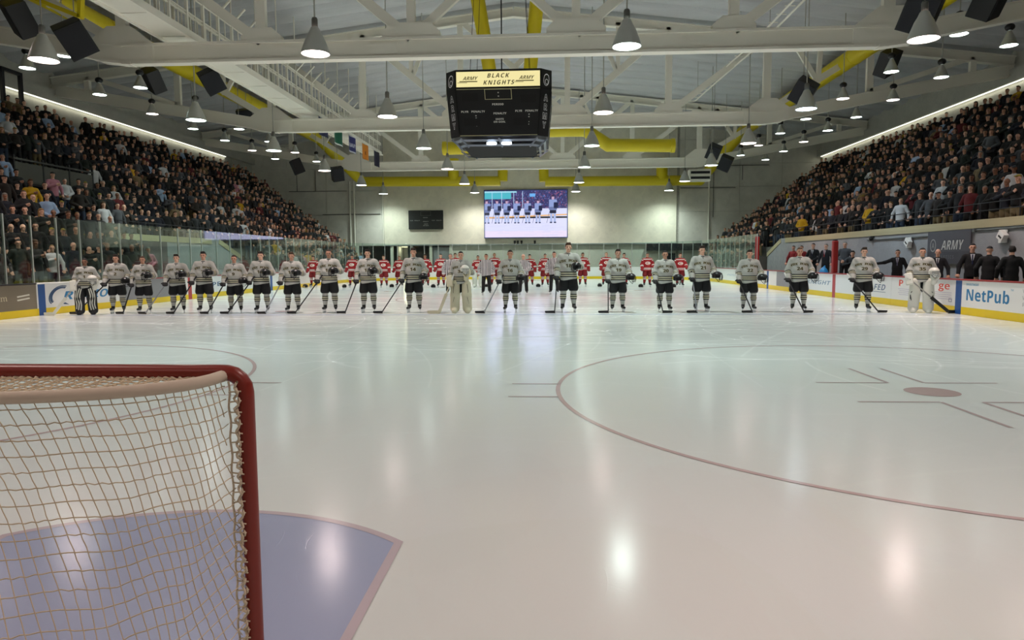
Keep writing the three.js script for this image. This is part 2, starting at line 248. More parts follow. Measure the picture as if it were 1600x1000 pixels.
// ---------------------------------------------------------------- the goal near the camera
{
  const goal = thing('hockey_goal', 'red-framed ice hockey goal with cream knotted netting seen from behind', 'goal');
  const r = 0.030, W = 0.945, H = 1.25;
  const rc = 0.075;
  const frame = [V(-W, 0, 0), V(-W, H - r - rc, 0)];
  for (let i = 0; i <= 8; i++) { const t = i / 8 * PI / 2; frame.push(V(-W + rc - rc * Math.cos(t), H - r - rc + rc * Math.sin(t), 0)); }
  for (let i = 0; i <= 8; i++) { const t = PI / 2 - i / 8 * PI / 2; frame.push(V(W - rc + rc * Math.cos(t), H - r - rc + rc * Math.sin(t), 0)); }
  frame.push(V(W, 0, 0));
  part('post_frame', tube(frame, r, 160, 16, false), M.goalRed, goal);
  // shelf bar at the top, curving back from both corners, and the base frame on the ice
  const topPt = (t) => { const a = PI * t; return V(-Math.cos(a) * (W - 0.075) * (1 - 0.05 * Math.sin(a)), H - 0.028 - 0.022 * Math.sin(a), 0.02 + 0.34 * Math.pow(Math.sin(a), 0.75)); };
  const topPts = []; for (let i = 0; i <= 24; i++) topPts.push(topPt(i / 24));
  part('shelf_bar', tube(topPts.map((p) => V(p.x, p.y - 0.012, p.z)), 0.022, 90, 12), M.pad, goal);
  const basePt = (t) => { const a = PI * t, c = Math.cos(a), s = Math.sin(a); return V(-Math.sign(c) * Math.pow(Math.abs(c), 0.55) * (W + 0.12 * s), 0.03, 1.06 * Math.pow(s, 0.62)); };
  const basePts = []; for (let i = 0; i <= 40; i++) basePts.push(basePt(i / 40));
  part('base_frame', tube(basePts, 0.024, 120, 10), M.pad, goal);
  // netting: cords of a square mesh hung from the shelf bar to the base, slack in the middle
  const hang = (u, v) => { const a = topPt(u), b = basePt(u), p = a.lerp(b, v), sag = Math.sin(PI * v); const inward = 0.16 * sag * Math.sin(PI * u); p.z -= inward * 0.9; p.x *= 1 - 0.05 * sag * Math.sin(PI * u); p.y -= 0.008 * Math.sin(u * 41 + v * 5) * sag; p.z += 0.006 * Math.sin(u * 43 + v * 11); return p; };
  const cords = [], NU = 56, NV = 24, SK = 0.3;
  const cord = (pts, rad) => cords.push(new THREE.TubeGeometry(new Poly(pts), pts.length - 1, rad, 4, false));
  for (let i = -12; i <= NU + 12; i++) { const pts = []; for (let j = 0; j <= 44; j++) { const v = j / 44, u = i / NU + (v - 0.5) * SK * 0.7 + 0.0008 * Math.sin(v * 150 + i); if (u >= 0 && u <= 1) pts.push(hang(u, v)); } if (pts.length > 2) cord(pts, 0.0021); }
  for (let j = 0; j <= NV; j++) { const pts = []; for (let i = 0; i <= 110; i++) { const u = i / 110, v = j / NV + 0.0025 * Math.sin(u * 340 + j); if (v >= 0 && v <= 1) pts.push(hang(u, v)); } if (pts.length > 2) cord(pts, 0.0021); }
  info(part('back_netting', join(cords), M.cord, goal), 'cream square-mesh netting hanging slack');
  const tops = [];
  for (let i = 0; i <= 58; i++) { const u = i / 58, x = -W + 2 * W * u, pts = []; for (let j = 0; j <= 10; j++) { const p = V(x, H - 0.04, 0).lerp(topPt(Math.acos(-Math.max(-1, Math.min(1, x / (W - 0.06)))) / PI), j / 10); p.y -= 0.02 * Math.sin(PI * j / 10); p.x += 0.004 * Math.sin(j * 2 + i); pts.push(p); } tops.push(new THREE.TubeGeometry(new Poly(pts), 10, 0.0026, 4)); }
  for (let j = 1; j < 15; j++) { const k = j / 15, pts = []; for (let i = 0; i <= 80; i++) { const x = -W + 2 * W * i / 80, q = topPt(Math.acos(-Math.max(-1, Math.min(1, x / (W - 0.06)))) / PI), p = V(x, H - 0.04, 0).lerp(q, k); p.y -= 0.02 * Math.sin(PI * k) + 0.004 * Math.sin(i * 1.7 + j); pts.push(p); } tops.push(new THREE.TubeGeometry(new Poly(pts), 80, 0.0026, 4)); }
  part('top_netting', join(tops), M.cord, goal);
  // lacing wound along the posts and crossbar
  const lace = [];
  for (const sx of [-1, 1]) {
    for (let k = 0; k < 30; k++) { const y = 0.05 + k * 0.038; const pts = []; for (let i = 0; i <= 6; i++) { const a = i / 6 * PI; pts.push(V(sx * (W - 0.03 + 0.02 * Math.sin(a) + 0.006 * Math.sin(k * 3)), y + 0.012 * Math.cos(a) + 0.006 * Math.sin(k * 7), 0.012 + 0.03 * Math.sin(a))); } lace.push(new THREE.TubeGeometry(new Poly(pts), 6, 0.0035, 5)); const a = V(sx * (W - 0.05), y, 0.034); lace.push(rod(a, V(sx * (W - 0.004), y + 0.006 * Math.sin(k * 5), 0.033), 0.003, 5)); }
    const run = []; for (let i = 0; i <= 90; i++) run.push(V(sx * (W - 0.02 + 0.008 * Math.sin(i * 1.9)), 0.04 + i * 0.0128, 0.038 + 0.006 * Math.cos(i * 2.3))); lace.push(tube(run, 0.005, 180, 5));
    const edge = []; for (let i = 0; i <= 60; i++) edge.push(V(sx * (W - 0.05 + 0.003 * Math.sin(i)), 0.04 + i * 0.0192, 0.03)); lace.push(tube(edge, 0.0042, 120, 5));
  }
  const run = []; for (let i = 0; i <= 200; i++) run.push(V(-W + 0.06 + i / 200 * (2 * W - 0.12), H - 0.05 + 0.006 * Math.sin(i * 2.1), 0.028 + 0.006 * Math.cos(i * 1.7))); lace.push(tube(run, 0.0055, 500, 5));
  part('lacing', join(lace), mat(0xd6cbb4, { roughness: 0.9 }), goal);
}
// ---------------------------------------------------------------- building shell
const HX = 26.6, EZ = -63, BZ = 12, EAVE = 12.7, SLOPE = 0.12, roofY = (x) => EAVE + (HX - Math.abs(x)) * SLOPE;
{
  const slab = struct('floor_concourse', 'dull grey concrete floor around the rink');
  const s = new THREE.Shape([[-HX, -BZ], [HX, -BZ], [HX, -EZ], [-HX, -EZ]].map(([x, y]) => new THREE.Vector2(x, y))); s.holes.push(new THREE.Path(rinkShape(0.0).getPoints(24)));
  part('slab', metricUV(new THREE.ExtrudeGeometry(s, { depth: 0.3, bevelEnabled: false, curveSegments: 24 }).rotateX(-PI / 2).translate(0, -0.301, 0), 0.25), M.concrete, slab);
  part('subfloor', box(2 * HX, 0.2, BZ - EZ, 0, -0.42, (BZ + EZ) / 2), M.concrete, slab);
  // end wall with a cream centre field and precast side panels with open joints
  const end = struct('wall_far', 'pale end wall with a cream centre field and grey panels beside it');
  part('backing', span(-HX, HX, 3.08, 16.5, EZ - 0.5, EZ - 0.14), M.sideWall, end); part('backing', span(-HX, -16.6, -0.3, 3.08, EZ - 0.5, EZ - 0.14), M.sideWall, end); part('backing', span(-7.4, HX, -0.3, 3.08, EZ - 0.5, EZ - 0.14), M.sideWall, end);
  const cf = M.cream;
  part('centre_field', metricUV(span(-13.85, 13.65, 3.15, 16.4, EZ - 0.14, EZ + 0.12), 0.25), cf, end); part('lower_field', metricUV(span(-7.4, 13.65, 0, 3.1, EZ - 0.14, EZ), 0.25), M.panel, end);
  part('ledge', span(-13.85, 13.65, 3.08, 3.17, EZ - 0.14, EZ + 0.24), M.wallGrey, end);
  const xs = [-26.6, -23.2, -19.4, -16.6, -13.9], ys = [0, 3.1, 6.05, 8.3, 10.4, 12.6, 14.6];
  for (const sx of [-1, 1]) for (let i = 0; i < 4; i++) for (let j = 0; j < 6; j++) {
    if (sx < 0 && i === 3 && j === 0) continue;
    const x0 = xs[i] * -sx, x1 = xs[i + 1] * -sx, dep = ((i * 5 + j * 3 + (sx > 0 ? 1 : 0)) % 4) * 0.012;
    part('precast_panel', metricUV(span(Math.min(x0, x1) + 0.015, Math.max(x0, x1) - 0.015, ys[j] + 0.012, ys[j + 1] - 0.012, EZ - 0.14, EZ - 0.05 + dep), 0.25), M.panel, end);
  }
  for (const x of [-17.1, -16.7, -13.95, 16.6]) part('downpipe', rod(V(x, 3.1, EZ + 0.08), V(x, 9.2, EZ + 0.08), 0.07, 10), M.white, end);
  for (const [x0, x1, y] of [[-23, -17.4, 8.3], [-19.8, -14.2, 6.1], [14, 19, 8.2], [17, 22, 10.2]]) part('conduit', rod(V(x0, y, EZ + 0.05), V(x1, y, EZ + 0.05), 0.03, 8), mat(0x5d5b55), end);
  for (const [x, y0, y1] of [[-22.2, 8.3, 10.3], [-20.4, 8.3, 10.3], [17, 5.5, 10.2], [19.6, 8.9, 10.2]]) part('conduit', rod(V(x, y0, EZ + 0.05), V(x, y1, EZ + 0.05), 0.03, 8), mat(0x5d5b55), end);
  // glazed lobby in the corner of the end wall
  const lobby = struct('door_1', 'dark lobby opening with pale pillars and a lit doorway under the end wall');
  const D = EZ - 4.2; part('back_wall', span(-16.8, -7.2, -0.1, 3.2, D - 0.2, D), M.wallGrey, lobby); part('side_wall', span(-16.8, -16.6, -0.1, 3.2, D, EZ - 0.14), M.wallGrey, lobby); part('side_wall', span(-7.4, -7.2, -0.1, 3.2, D, EZ - 0.14), M.wallGrey, lobby);
  part('lobby_floor', span(-16.6, -7.4, -0.2, 0, D, EZ - 0.02), M.concrete, lobby); part('lobby_ceiling', span(-16.6, -7.4, 3.06, 3.2, D, EZ - 0.5), M.wallGrey, lobby); part('partition', span(-13.0, -12.9, 0, 3.06, D, EZ - 1.2), M.wallGrey, lobby); part('partition', span(-11.9, -11.8, 0, 3.06, D, EZ - 1.2), M.wallGrey, lobby);
  for (const x of [-16.5, -13.15, -11.25, -9.4, -7.5]) part('pillar', span(x - 0.13, x + 0.13, 0, 3.1, EZ - 0.05, EZ + 0.15), M.white, lobby);
  part('side_panel', span(-9.2, -7.6, 0, 2.9, EZ - 0.04, EZ - 0.01), M.wallGrey, lobby);
  part('ceiling_lamp', span(-12.7, -12.1, 2.98, 3.04, EZ - 2.6, EZ - 2.1), glow(0xfff0c0, 1.5), lobby); { const l = new THREE.PointLight(0xffeec0, 2.5); l.position.set(-12.4, 2.85, EZ - 2.35); l.shadow.radius = 4; l.castShadow = true; l.name = 'lobby_light'; lobby.add(l); }
  const beam = struct('trim_1', 'long black ledge on the end wall beside the bench-side crowd'); part('ledge', span(10.9, 20.8, 2.45, 3.1, EZ - 0.05, EZ + 0.5), M.dark, beam); part('door', span(12.7, 13.6, 0, 2.2, EZ, EZ + 0.04), M.dark, beam);
  // side walls, rear wall
  for (const sx of [-1, 1]) {
    const w = struct(sx < 0 ? 'wall_left' : 'wall_right', sx < 0 ? 'grey concrete wall above the crowd that faces the benches' : 'grey concrete wall above the crowd behind the benches');
    part('wall_face', metricUV(span(sx * HX, sx * (HX + 0.4), -0.3, EAVE + 0.4, EZ - 0.4, BZ), 0.25), M.sideWall, w);
    part('bulkhead', metricUV(span(sx * (HX - 0.35), sx * HX, 10.88, 11.5, EZ, BZ), 0.25), M.sideWall, w);
  }
  const rear = struct('wall_rear', 'plain concrete wall closing the hall'); part('wall_face', metricUV(span(-HX, HX, -0.3, 16.6, BZ, BZ + 0.4), 0.25), M.sideWall, rear);
  // roof: sagging white deck strips across the hall, from the ridge down to both eaves
  const roof = struct('ceiling', 'white ribbed roof lining sloping down both ways from the ridge');
  const dz = 1.8;
  const strip = (xa, xb, sag) => { const nx = 10, nz = 8, g = new THREE.PlaneGeometry(1, 1, nx, nz), p = g.attributes.position; for (let i = 0; i < p.count; i++) { const u = p.getX(i) + 0.5, v = p.getY(i) + 0.5, x = xa + u * (xb - xa); p.setXYZ(i, x, roofY(x) - sag * Math.sqrt(Math.sin(PI * Math.min(1, Math.max(0, v)))), -v * dz); } g.computeVertexNormals(); return g; };
  const white = [strip(-13.2, 0, 0.38), strip(0, 13.2, 0.38)], outer = [strip(-HX, -13.2, 0.38), strip(13.2, HX, 0.38)], purlin = [-1, 1].map((sx) => bar(V(0, roofY(0) - 0.03, 0), V(sx * HX, roofY(HX) - 0.03, 0), 0.12, 0.1, V(0, 0, 1)));
  for (let z = BZ; z > EZ - 1; z -= dz) for (const k of [0, 1]) { part('roof_strip', white[k], M.roof, roof).position.z = z; part('roof_strip', outer[k], M.roof, roof).position.z = z; part('purlin', purlin[k], M.roofSide, roof).position.z = z; }
  part('roof_cover', [box(HX * 1.01, 0.2, BZ - EZ + 1, -HX / 2, roofY(HX / 2) + 0.25, (BZ + EZ) / 2, 0, 0, Math.atan(SLOPE)), box(HX * 1.01, 0.2, BZ - EZ + 1, HX / 2, roofY(HX / 2) + 0.25, (BZ + EZ) / 2, 0, 0, -Math.atan(SLOPE))], M.roofSide, roof);
}
// light strips under the bulkheads
for (const sx of [-1, 1]) {
  const t = thing('light_strip', sx < 0 ? 'thin glowing light strip over the crowd facing the benches' : 'thin glowing light strip over the crowd behind the benches', 'light strip', [sx * (HX - 0.12), 10.87, 0]);
  const z0 = -20, z1 = sx < 0 ? -57.5 : -62.6;
  part('tube', box(0.07, 0.05, z0 - z1, 0, -0.03, (z0 + z1) / 2), glow(0xfdfbe6, 1.5), t); part('channel', box(0.16, 0.03, z0 - z1, 0, 0.005, (z0 + z1) / 2), M.alu, t);
  for (let i = 0; i < 3; i++) { const L = (z0 - z1) / 3, l = new THREE.RectAreaLight(0xfcfbe4, 6, L, 0.07); l.position.set(0, -0.065, z0 - (i + 0.5) * L); l.rotation.set(-PI / 2, 0, PI / 2); l.name = 'strip_light'; t.add(l); }
}
// ---------------------------------------------------------------- roof trusses
const CH = 8.9, CHD = 0.73, END = 13.7, WING = 0.175;
const topY = (x) => roofY(x) - 0.75, botY = (x) => CH + CHD / 2 + Math.max(0, Math.abs(x) - END) * WING;
function truss(z, label) {
  const t = thing('roof_truss', label, 'truss', [0, 0, z], 0, undefined, 'structure'); delete t.userData.category;
  part('bottom_chord', ibeam(V(-END, CH + CHD / 2, 0), V(END, CH + CHD / 2, 0), CHD, 0.4, 0.22, 0.09), M.steel, t);
  for (const s of [-1, 1]) {
    part('wing_chord', ibeam(V(s * END, botY(END), 0), V(s * (HX - 0.1), botY(HX - 0.1), 0), 0.62, 0.36, 0.2, 0.06), M.steel, t);
    part('top_chord', ibeam(V(0, topY(0), 0), V(s * (HX - 0.1), topY(HX - 0.1), 0), 0.5, 0.36, 0.16, 0.06), M.steel, t);
    const web = (x0, x1, w = 0.3) => part('web_member', bar(V(s * x0, botY(x0) + 0.33, 0), V(s * x1, topY(x1), 0), w, 0.22, V(0, 0, 1)), M.steel, t);
    web(2.95, 2.95, 0.3); web(8.45, 8.45, 0.34); web(END, END, 0.4); web(19.1, 19.1, 0.34); web(24.4, 24.4, 0.3);
    web(2.95, 8.45, 0.34); web(8.45, END, 0.34); web(END, 19.1, 0.34); web(19.1, 24.4, 0.26);
    part('web_member', bar(V(s * 2.95, botY(0) + 0.33, 0), V(-s * 2.95, topY(2.95), s * 0.05), 0.28, 0.2, V(0, 0, 1)), M.steel, t);
    // secondary members from the middle of the main diagonals up to the top chord
    const mid = V(s * 5.7, (botY(0) + topY(8.45)) / 2 + 0.05, 0); part('brace', bar(mid, V(s * 4.4, topY(4.4), 0), 0.22, 0.16), M.steel, t); part('brace', bar(mid, V(s * 5.7, topY(5.7), 0), 0.22, 0.16), M.steel, t);
    const m2 = V(s * 16.4, (botY(END) + topY(19.1)) / 2, 0); part('brace', bar(m2, V(s * 15, topY(15), 0), 0.24, 0.16), M.steel, t); part('brace', bar(m2, V(s * 16.5, topY(16.5), 0), 0.24, 0.16), M.steel, t);
    for (const [x, w, h] of [[2.95, 2.1, 0.55], [8.45, 1.5, 0.5]]) part('gusset_plate', new THREE.ExtrudeGeometry(new THREE.Shape([[-w / 2, 0], [w / 2, 0], [w / 2, h * 0.4], [w / 2 - 0.35, h], [-w / 2 + 0.35, h], [-w / 2, h * 0.4]].map(([a, b]) => new THREE.Vector2(a, b))), { depth: 0.3, bevelEnabled: false }).translate(s * x, CH + CHD - 0.04, -0.15), M.steel, t);
    part('gusset_plate', new THREE.ExtrudeGeometry(new THREE.Shape([[-1.2, 0], [0.05, 0], [1.2, 0.22], [1.2, 0.85], [0.5, 1.35], [-0.35, 1.35], [-1.2, 0.7]].map(([a, b]) => new THREE.Vector2(s * a, b))), { depth: 0.34, bevelEnabled: false }).translate(s * END, CH + 0.02, -0.17), M.steel, t);
    for (const x of [3.9]) part('splice_plate', box(0.9, 0.4, 0.03, s * x, CH + 0.36, 0.125), M.steel, t);
    part('haunch', bar(V(s * (END - 0.35), CH + 0.03, 0), V(s * (END + 0.8), CH + 0.16, 0), 0.1, 0.42, V(0, 0, 1)), M.steel, t);
  }
  return t;
}
truss(-22.9, 'pale steel roof truss between the goal and the hanging scoreboard'); truss(-36.5, 'pale steel roof truss just beyond the hanging scoreboard'); truss(-53.6, 'pale steel roof truss close to the video screen wall');
// ---------------------------------------------------------------- catwalk on one side of the roof
{
  const c = thing('catwalk', 'long pale catwalk with lattice railings running through the roof trusses', 'catwalk', [0, 9.95, 0]);
  const x0 = -12.35, x1 = -11.2, z0 = -12, z1 = -51.5;
  for (let z = z0, i = 0; z > z1; z -= 1.22, i++) part('deck_board', box(x1 - x0, 0.07, 1.2, (x0 + x1) / 2, i % 2 ? 0 : 0.02, z - 0.61), M.steel, c);
  for (const x of [x0, x1]) {
    part('stringer', span(x - 0.06, x + 0.06, -0.1, 0.16, z0, z1), M.steel, c);
    for (const y of [0.68, 0.8, 1.42, 1.52]) part('rail', rod(V(x, y, z0), V(x, y, z1), y > 1.5 ? 0.05 : 0.028, 6), M.steel, c);
    for (let z = z0, i = 0; z >= z1 - 0.01; z -= 0.6, i++) part('railing_post', box(i % 2 ? 0.04 : 0.1, 1.5, i % 2 ? 0.04 : 0.1, x, 0.76, z), M.steel, c);
  }
  for (let z = z0; z > z1; z -= 1.2) part('outrigger', rod(V(x1, 1.5, z), V(x1 + 0.6, 2.1, z), 0.045, 6), M.steel, c);
  for (let z = z0; z > z1; z -= 2.4) part('hanger', rod(V(x1, 0, z), V(x1, roofY(x1) - 10.1, z), 0.03, 6), M.steel, c);
  for (const y of [0.72, 1.5]) part('end_rail', rod(V(x0, y, z1), V(x1, y, z1), 0.03, 6), M.steel, c);
  
}
const banner = (label, z, w, h, color, trim, text, textColor) => {
  const t = thing('banner', label, 'banner', [-11.05, 9.83, z]);
  const m = new THREE.MeshStandardMaterial({ roughness: 0.85, map: tex(256, 192, (g) => { g.fillStyle = trim; g.fillRect(0, 0, 256, 192); g.fillStyle = color; g.fillRect(12, 8, 232, 168); g.fillStyle = textColor; if (text) { g.font = 'bold 64px sans-serif'; g.textAlign = 'center'; g.fillText(text, 128, 130); } }) });
  const g = new THREE.BoxGeometry(w, h, 0.012, 10, 1, 1), p = g.attributes.position; for (let i = 0; i < p.count; i++) p.setZ(i, p.getZ(i) + 0.05 * Math.sin(p.getX(i) * 4)); g.computeVertexNormals();
  part('cloth', g.rotateY(PI / 2).translate(0, -h / 2, 0), m, t); part('pole', rod(V(0, 0, -w / 2), V(0, 0, w / 2), 0.02, 8), M.alu, t);
};
banner('navy banner lettered in white hanging first under the catwalk', -37.4, 1.6, 1.0, '#23264a', '#23264a', 'WEST', '#c8c8d0'); banner('green banner with a white border under the catwalk', -40.2, 1.7, 1.05, '#0b5a40', '#cfd3cc', '', '#fff');
banner('blue banner with white lettering and border under the catwalk', -43.2, 1.6, 1.05, '#2a2d66', '#c9c9d4', 'NAVY', '#d8d8e4'); banner('orange banner under the catwalk', -46.4, 1.6, 1.05, '#d8821a', '#c87a16', 'K', '#7a3a10'); banner('dark indigo banner hanging last under the catwalk', -49.6, 1.6, 1.1, '#1c1a30', '#1c1a30', '', '#fff');
// cable tray on the other side
{
  const t = thing('cable_tray', 'pale ladder cable tray slanting through the roof trusses', 'cable tray'), pts = [V(12.3, 12.0, -20), V(12.2, 12.0, -32), V(11.5, 12, -44.6), V(9.3, 12, -44.6)];
  for (const o of [0, 0.42]) part('side_rail', tube(pts.map((p) => V(p.x - o, p.y, p.z + (o && p.z < -44 ? 0.42 : 0))), 0.05, 80, 6, false), M.steel, t);
  for (let i = 0; i < 24; i++) part('rung', rod(V(12.3 - i * 0.03, 12, -20.5 - i), V(11.88 - i * 0.03, 12, -20.5 - i), 0.025, 6), M.steel, t);
  for (let i = 0; i < 6; i++) part('hanger_rod', rod(V(12.1 - i * 0.13, 12, -21 - i * 4.5), V(12.1 - i * 0.13, roofY(12) - 0.05, -21 - i * 4.5), 0.015, 6), M.rodMat, t);
}
// ---------------------------------------------------------------- yellow air ducts
const duct = (label, pts, r, extra = []) => { const t = thing('air_duct', label, 'duct'); part('duct_run', tube(pts, r, 160, 18, false), M.yellow, t); for (const p of pts.slice(1, -1)) part('elbow', new THREE.SphereGeometry(r * 1.04, 18, 12).translate(p.x, p.y, p.z), M.yellow, t); for (const [p, d, rad] of extra) { part('end_collar', rod(p, p.clone().add(d), rad, 18), M.yellow, t); } 
  for (let i = 0; i + 1 < pts.length; i++) { const L = pts[i].distanceTo(pts[i + 1]), n = Math.floor(L / 2.4); for (let k = 1; k <= n; k++) { const p = pts[i].clone().lerp(pts[i + 1], k / (n + 1)), d = pts[i + 1].clone().sub(pts[i]).normalize().multiplyScalar(0.04); part('seam_band', rod(p.clone().sub(d), p.clone().add(d), r * 1.03, 18), M.yellow, t); } } return t; };
duct('long yellow air duct under the roof above the catwalk side crowd', [V(-17.8, 12.1, -14), V(-17.8, 12.1, -56.5), V(-15.4, 8.95, -61.2), V(-2.6, 8.85, -61.2)], 0.45, [[V(-6.9, 9.0, -61.2), V(0, 1.9, 0), 0.5], [V(-2.4, 8.85, -61.2), V(0.05, 1.4, 0), 0.45]]);
duct('long yellow air duct under the roof above the bench side crowd', [V(17.8, 12.1, -14), V(17.8, 12.1, -56.5), V(15.4, 8.7, -61.2), V(1.5, 8.75, -61.2)], 0.45, [[V(12, 8.8, -61.2), V(0, 1.9, 0), 0.5], [V(1.4, 8.75, -61.2), V(-0.05, 1.4, 0), 0.45]]);
duct('yellow air duct with a dropped elbow behind the scoreboard', [V(-5.3, 9.5, -46.5), V(-3.9, 9.5, -46.5), V(1.5, 10.6, -46.5), V(4.4, 10.6, -46.5), V(6.0, 9.55, -46.5), V(10.3, 9.45, -46.5)], 0.44, [[V(10.3, 9.45, -46.5), V(0.25, 0, 0), 0.48], [V(-5.3, 9.5, -46.5), V(-0.25, 0, 0), 0.48]]);
for (const s of [-1, 1]) duct(s < 0 ? 'short yellow supply duct leaning down beside the ridge toward the catwalk' : 'short yellow supply duct leaning down beside the ridge toward the cable tray', [V(s * 1.5, 14.6, -31), V(s * 1.0, 11.0, -33), V(s * 1.35, 10.7, -33)], 0.34, []);
for (const s of [-1, 1]) duct(s < 0 ? 'small yellow duct stub at the ridge on the catwalk side' : 'small yellow duct stub at the ridge on the cable tray side', [V(s * 1.3 - 0.2, 14.9, -27), V(s * 1.2 - 0.2, 13.4, -27.4)], 0.3, []);
{ const t = thing('yellow_gate_frame', 'yellow tubular frame hung under the roof near the loudspeakers', 'frame'); for (const [a, b] of [[V(-14.9, 10.3, -20), V(-13.3, 9.65, -20)], [V(-13.3, 9.6, -20), V(-13.1, 11.8, -20)]]) part('bar', bar(a, b, 0.12, 0.2), M.yellow, t); part('hanger', rod(V(-14.9, 10.3, -20), V(-14.9, 14.0, -20), 0.03), M.yellow, t); }
// ---------------------------------------------------------------- lamps
function pendant(x, y, z, kind, tint, power, group, label, angle = LAMP_ANGLE) {
  const big = kind === 'big', t = thing('pendant_lamp', label, 'lamp', [x, y, z], 0, group), R = big ? 0.42 : 0.3;
  part('shade', lathe(big ? [[0.1, 0.78], [0.13, 0.74], [0.17, 0.64], [0.25, 0.5], [0.35, 0.25], [R, 0.03], [R + 0.01, 0], [R - 0.015, 0.005], [0.33, 0.25], [0.24, 0.47]] : [[0.07, 0.55], [0.09, 0.5], [0.2, 0.25], [R, 0.02], [R + 0.01, 0], [R - 0.012, 0.005], [0.19, 0.24]], 28), M.shade, t);
  part('ballast', big ? [lathe([[0, 1.06], [0.07, 1.05], [0.09, 1.0], [0.09, 0.76], [0, 0.75]], 16)] : [new THREE.SphereGeometry(0.17, 14, 10).scale(1, 0.8, 1).translate(0, 0.68, 0)], big ? mat(0x5b5a54, { roughness: 0.5 }) : M.black, t);
  part('rod', rod(V(0, big ? 1.04 : 0.8, 0), V(0, roofY(x) - y - 0.1, 0), 0.022, 8), M.rodMat, t);
  part('lens', new THREE.CylinderGeometry(R - 0.02, R - 0.02, 0.02, 28).translate(0, 0.03, 0), glow(tint, LENS_GLOW), t);
  if (power) { const l = new THREE.SpotLight(tint, power, 0, angle, 1, 2); l.position.set(0, -0.02, 0); l.target.position.set(0, -5, 0); l.shadow.radius = 15; l.castShadow = true; l.name = 'lamp_light'; t.add(l, l.target); }
}
const lampRow = ['behind the goal', 'over the goal line', 'over the painted faceoff circles', 'before the nearest roof truss', 'beside the hanging scoreboard', 'before the middle roof truss', 'near the dropped yellow duct', 'beside the far roof truss', 'close to the end wall'], lampColumn = ['above the boards facing the benches', 'on the catwalk side of mid-rink', 'on the cable tray side of mid-rink', 'above the bench boards'];
LAMP_Z.forEach((z, j) => LAMP_X.forEach((x, i) => pendant(x, LAMP_Y, z, 'big', LAMP_TINT[j][i], LAMP_POWER * LAMP_LEVEL[j], 'high-bay lamps over the ice', `conical high-bay lamp ${lampRow[j]}, ${lampColumn[i]}`)));
const standLamps = []; for (const sx of [-1, 1]) { for (const z of [-18.9, -23.6, -28.5, -33.4, -38.4, -42.8, -47.4, -52, -56.8]) standLamps.push([sx * 16.5, z]); for (const z of [-20.6, -25.1, -29.6, -33.9, -38.1, -42.1, -46.2, -50.3, -54.6]) standLamps.push([sx * 19.15, z]); }
standLamps.forEach(([x, z], i) => pendant(x, 9.5, z, 'small', i % 3 ? COOL : WARM, STAND_LAMP_POWER, x < 0 ? 'small lamps above the crowd facing the benches' : 'small lamps above the crowd behind the benches', x < 0 ? 'small black-topped lamp above the crowd facing the benches' : 'small black-topped lamp above the crowd behind the benches', 1.0));
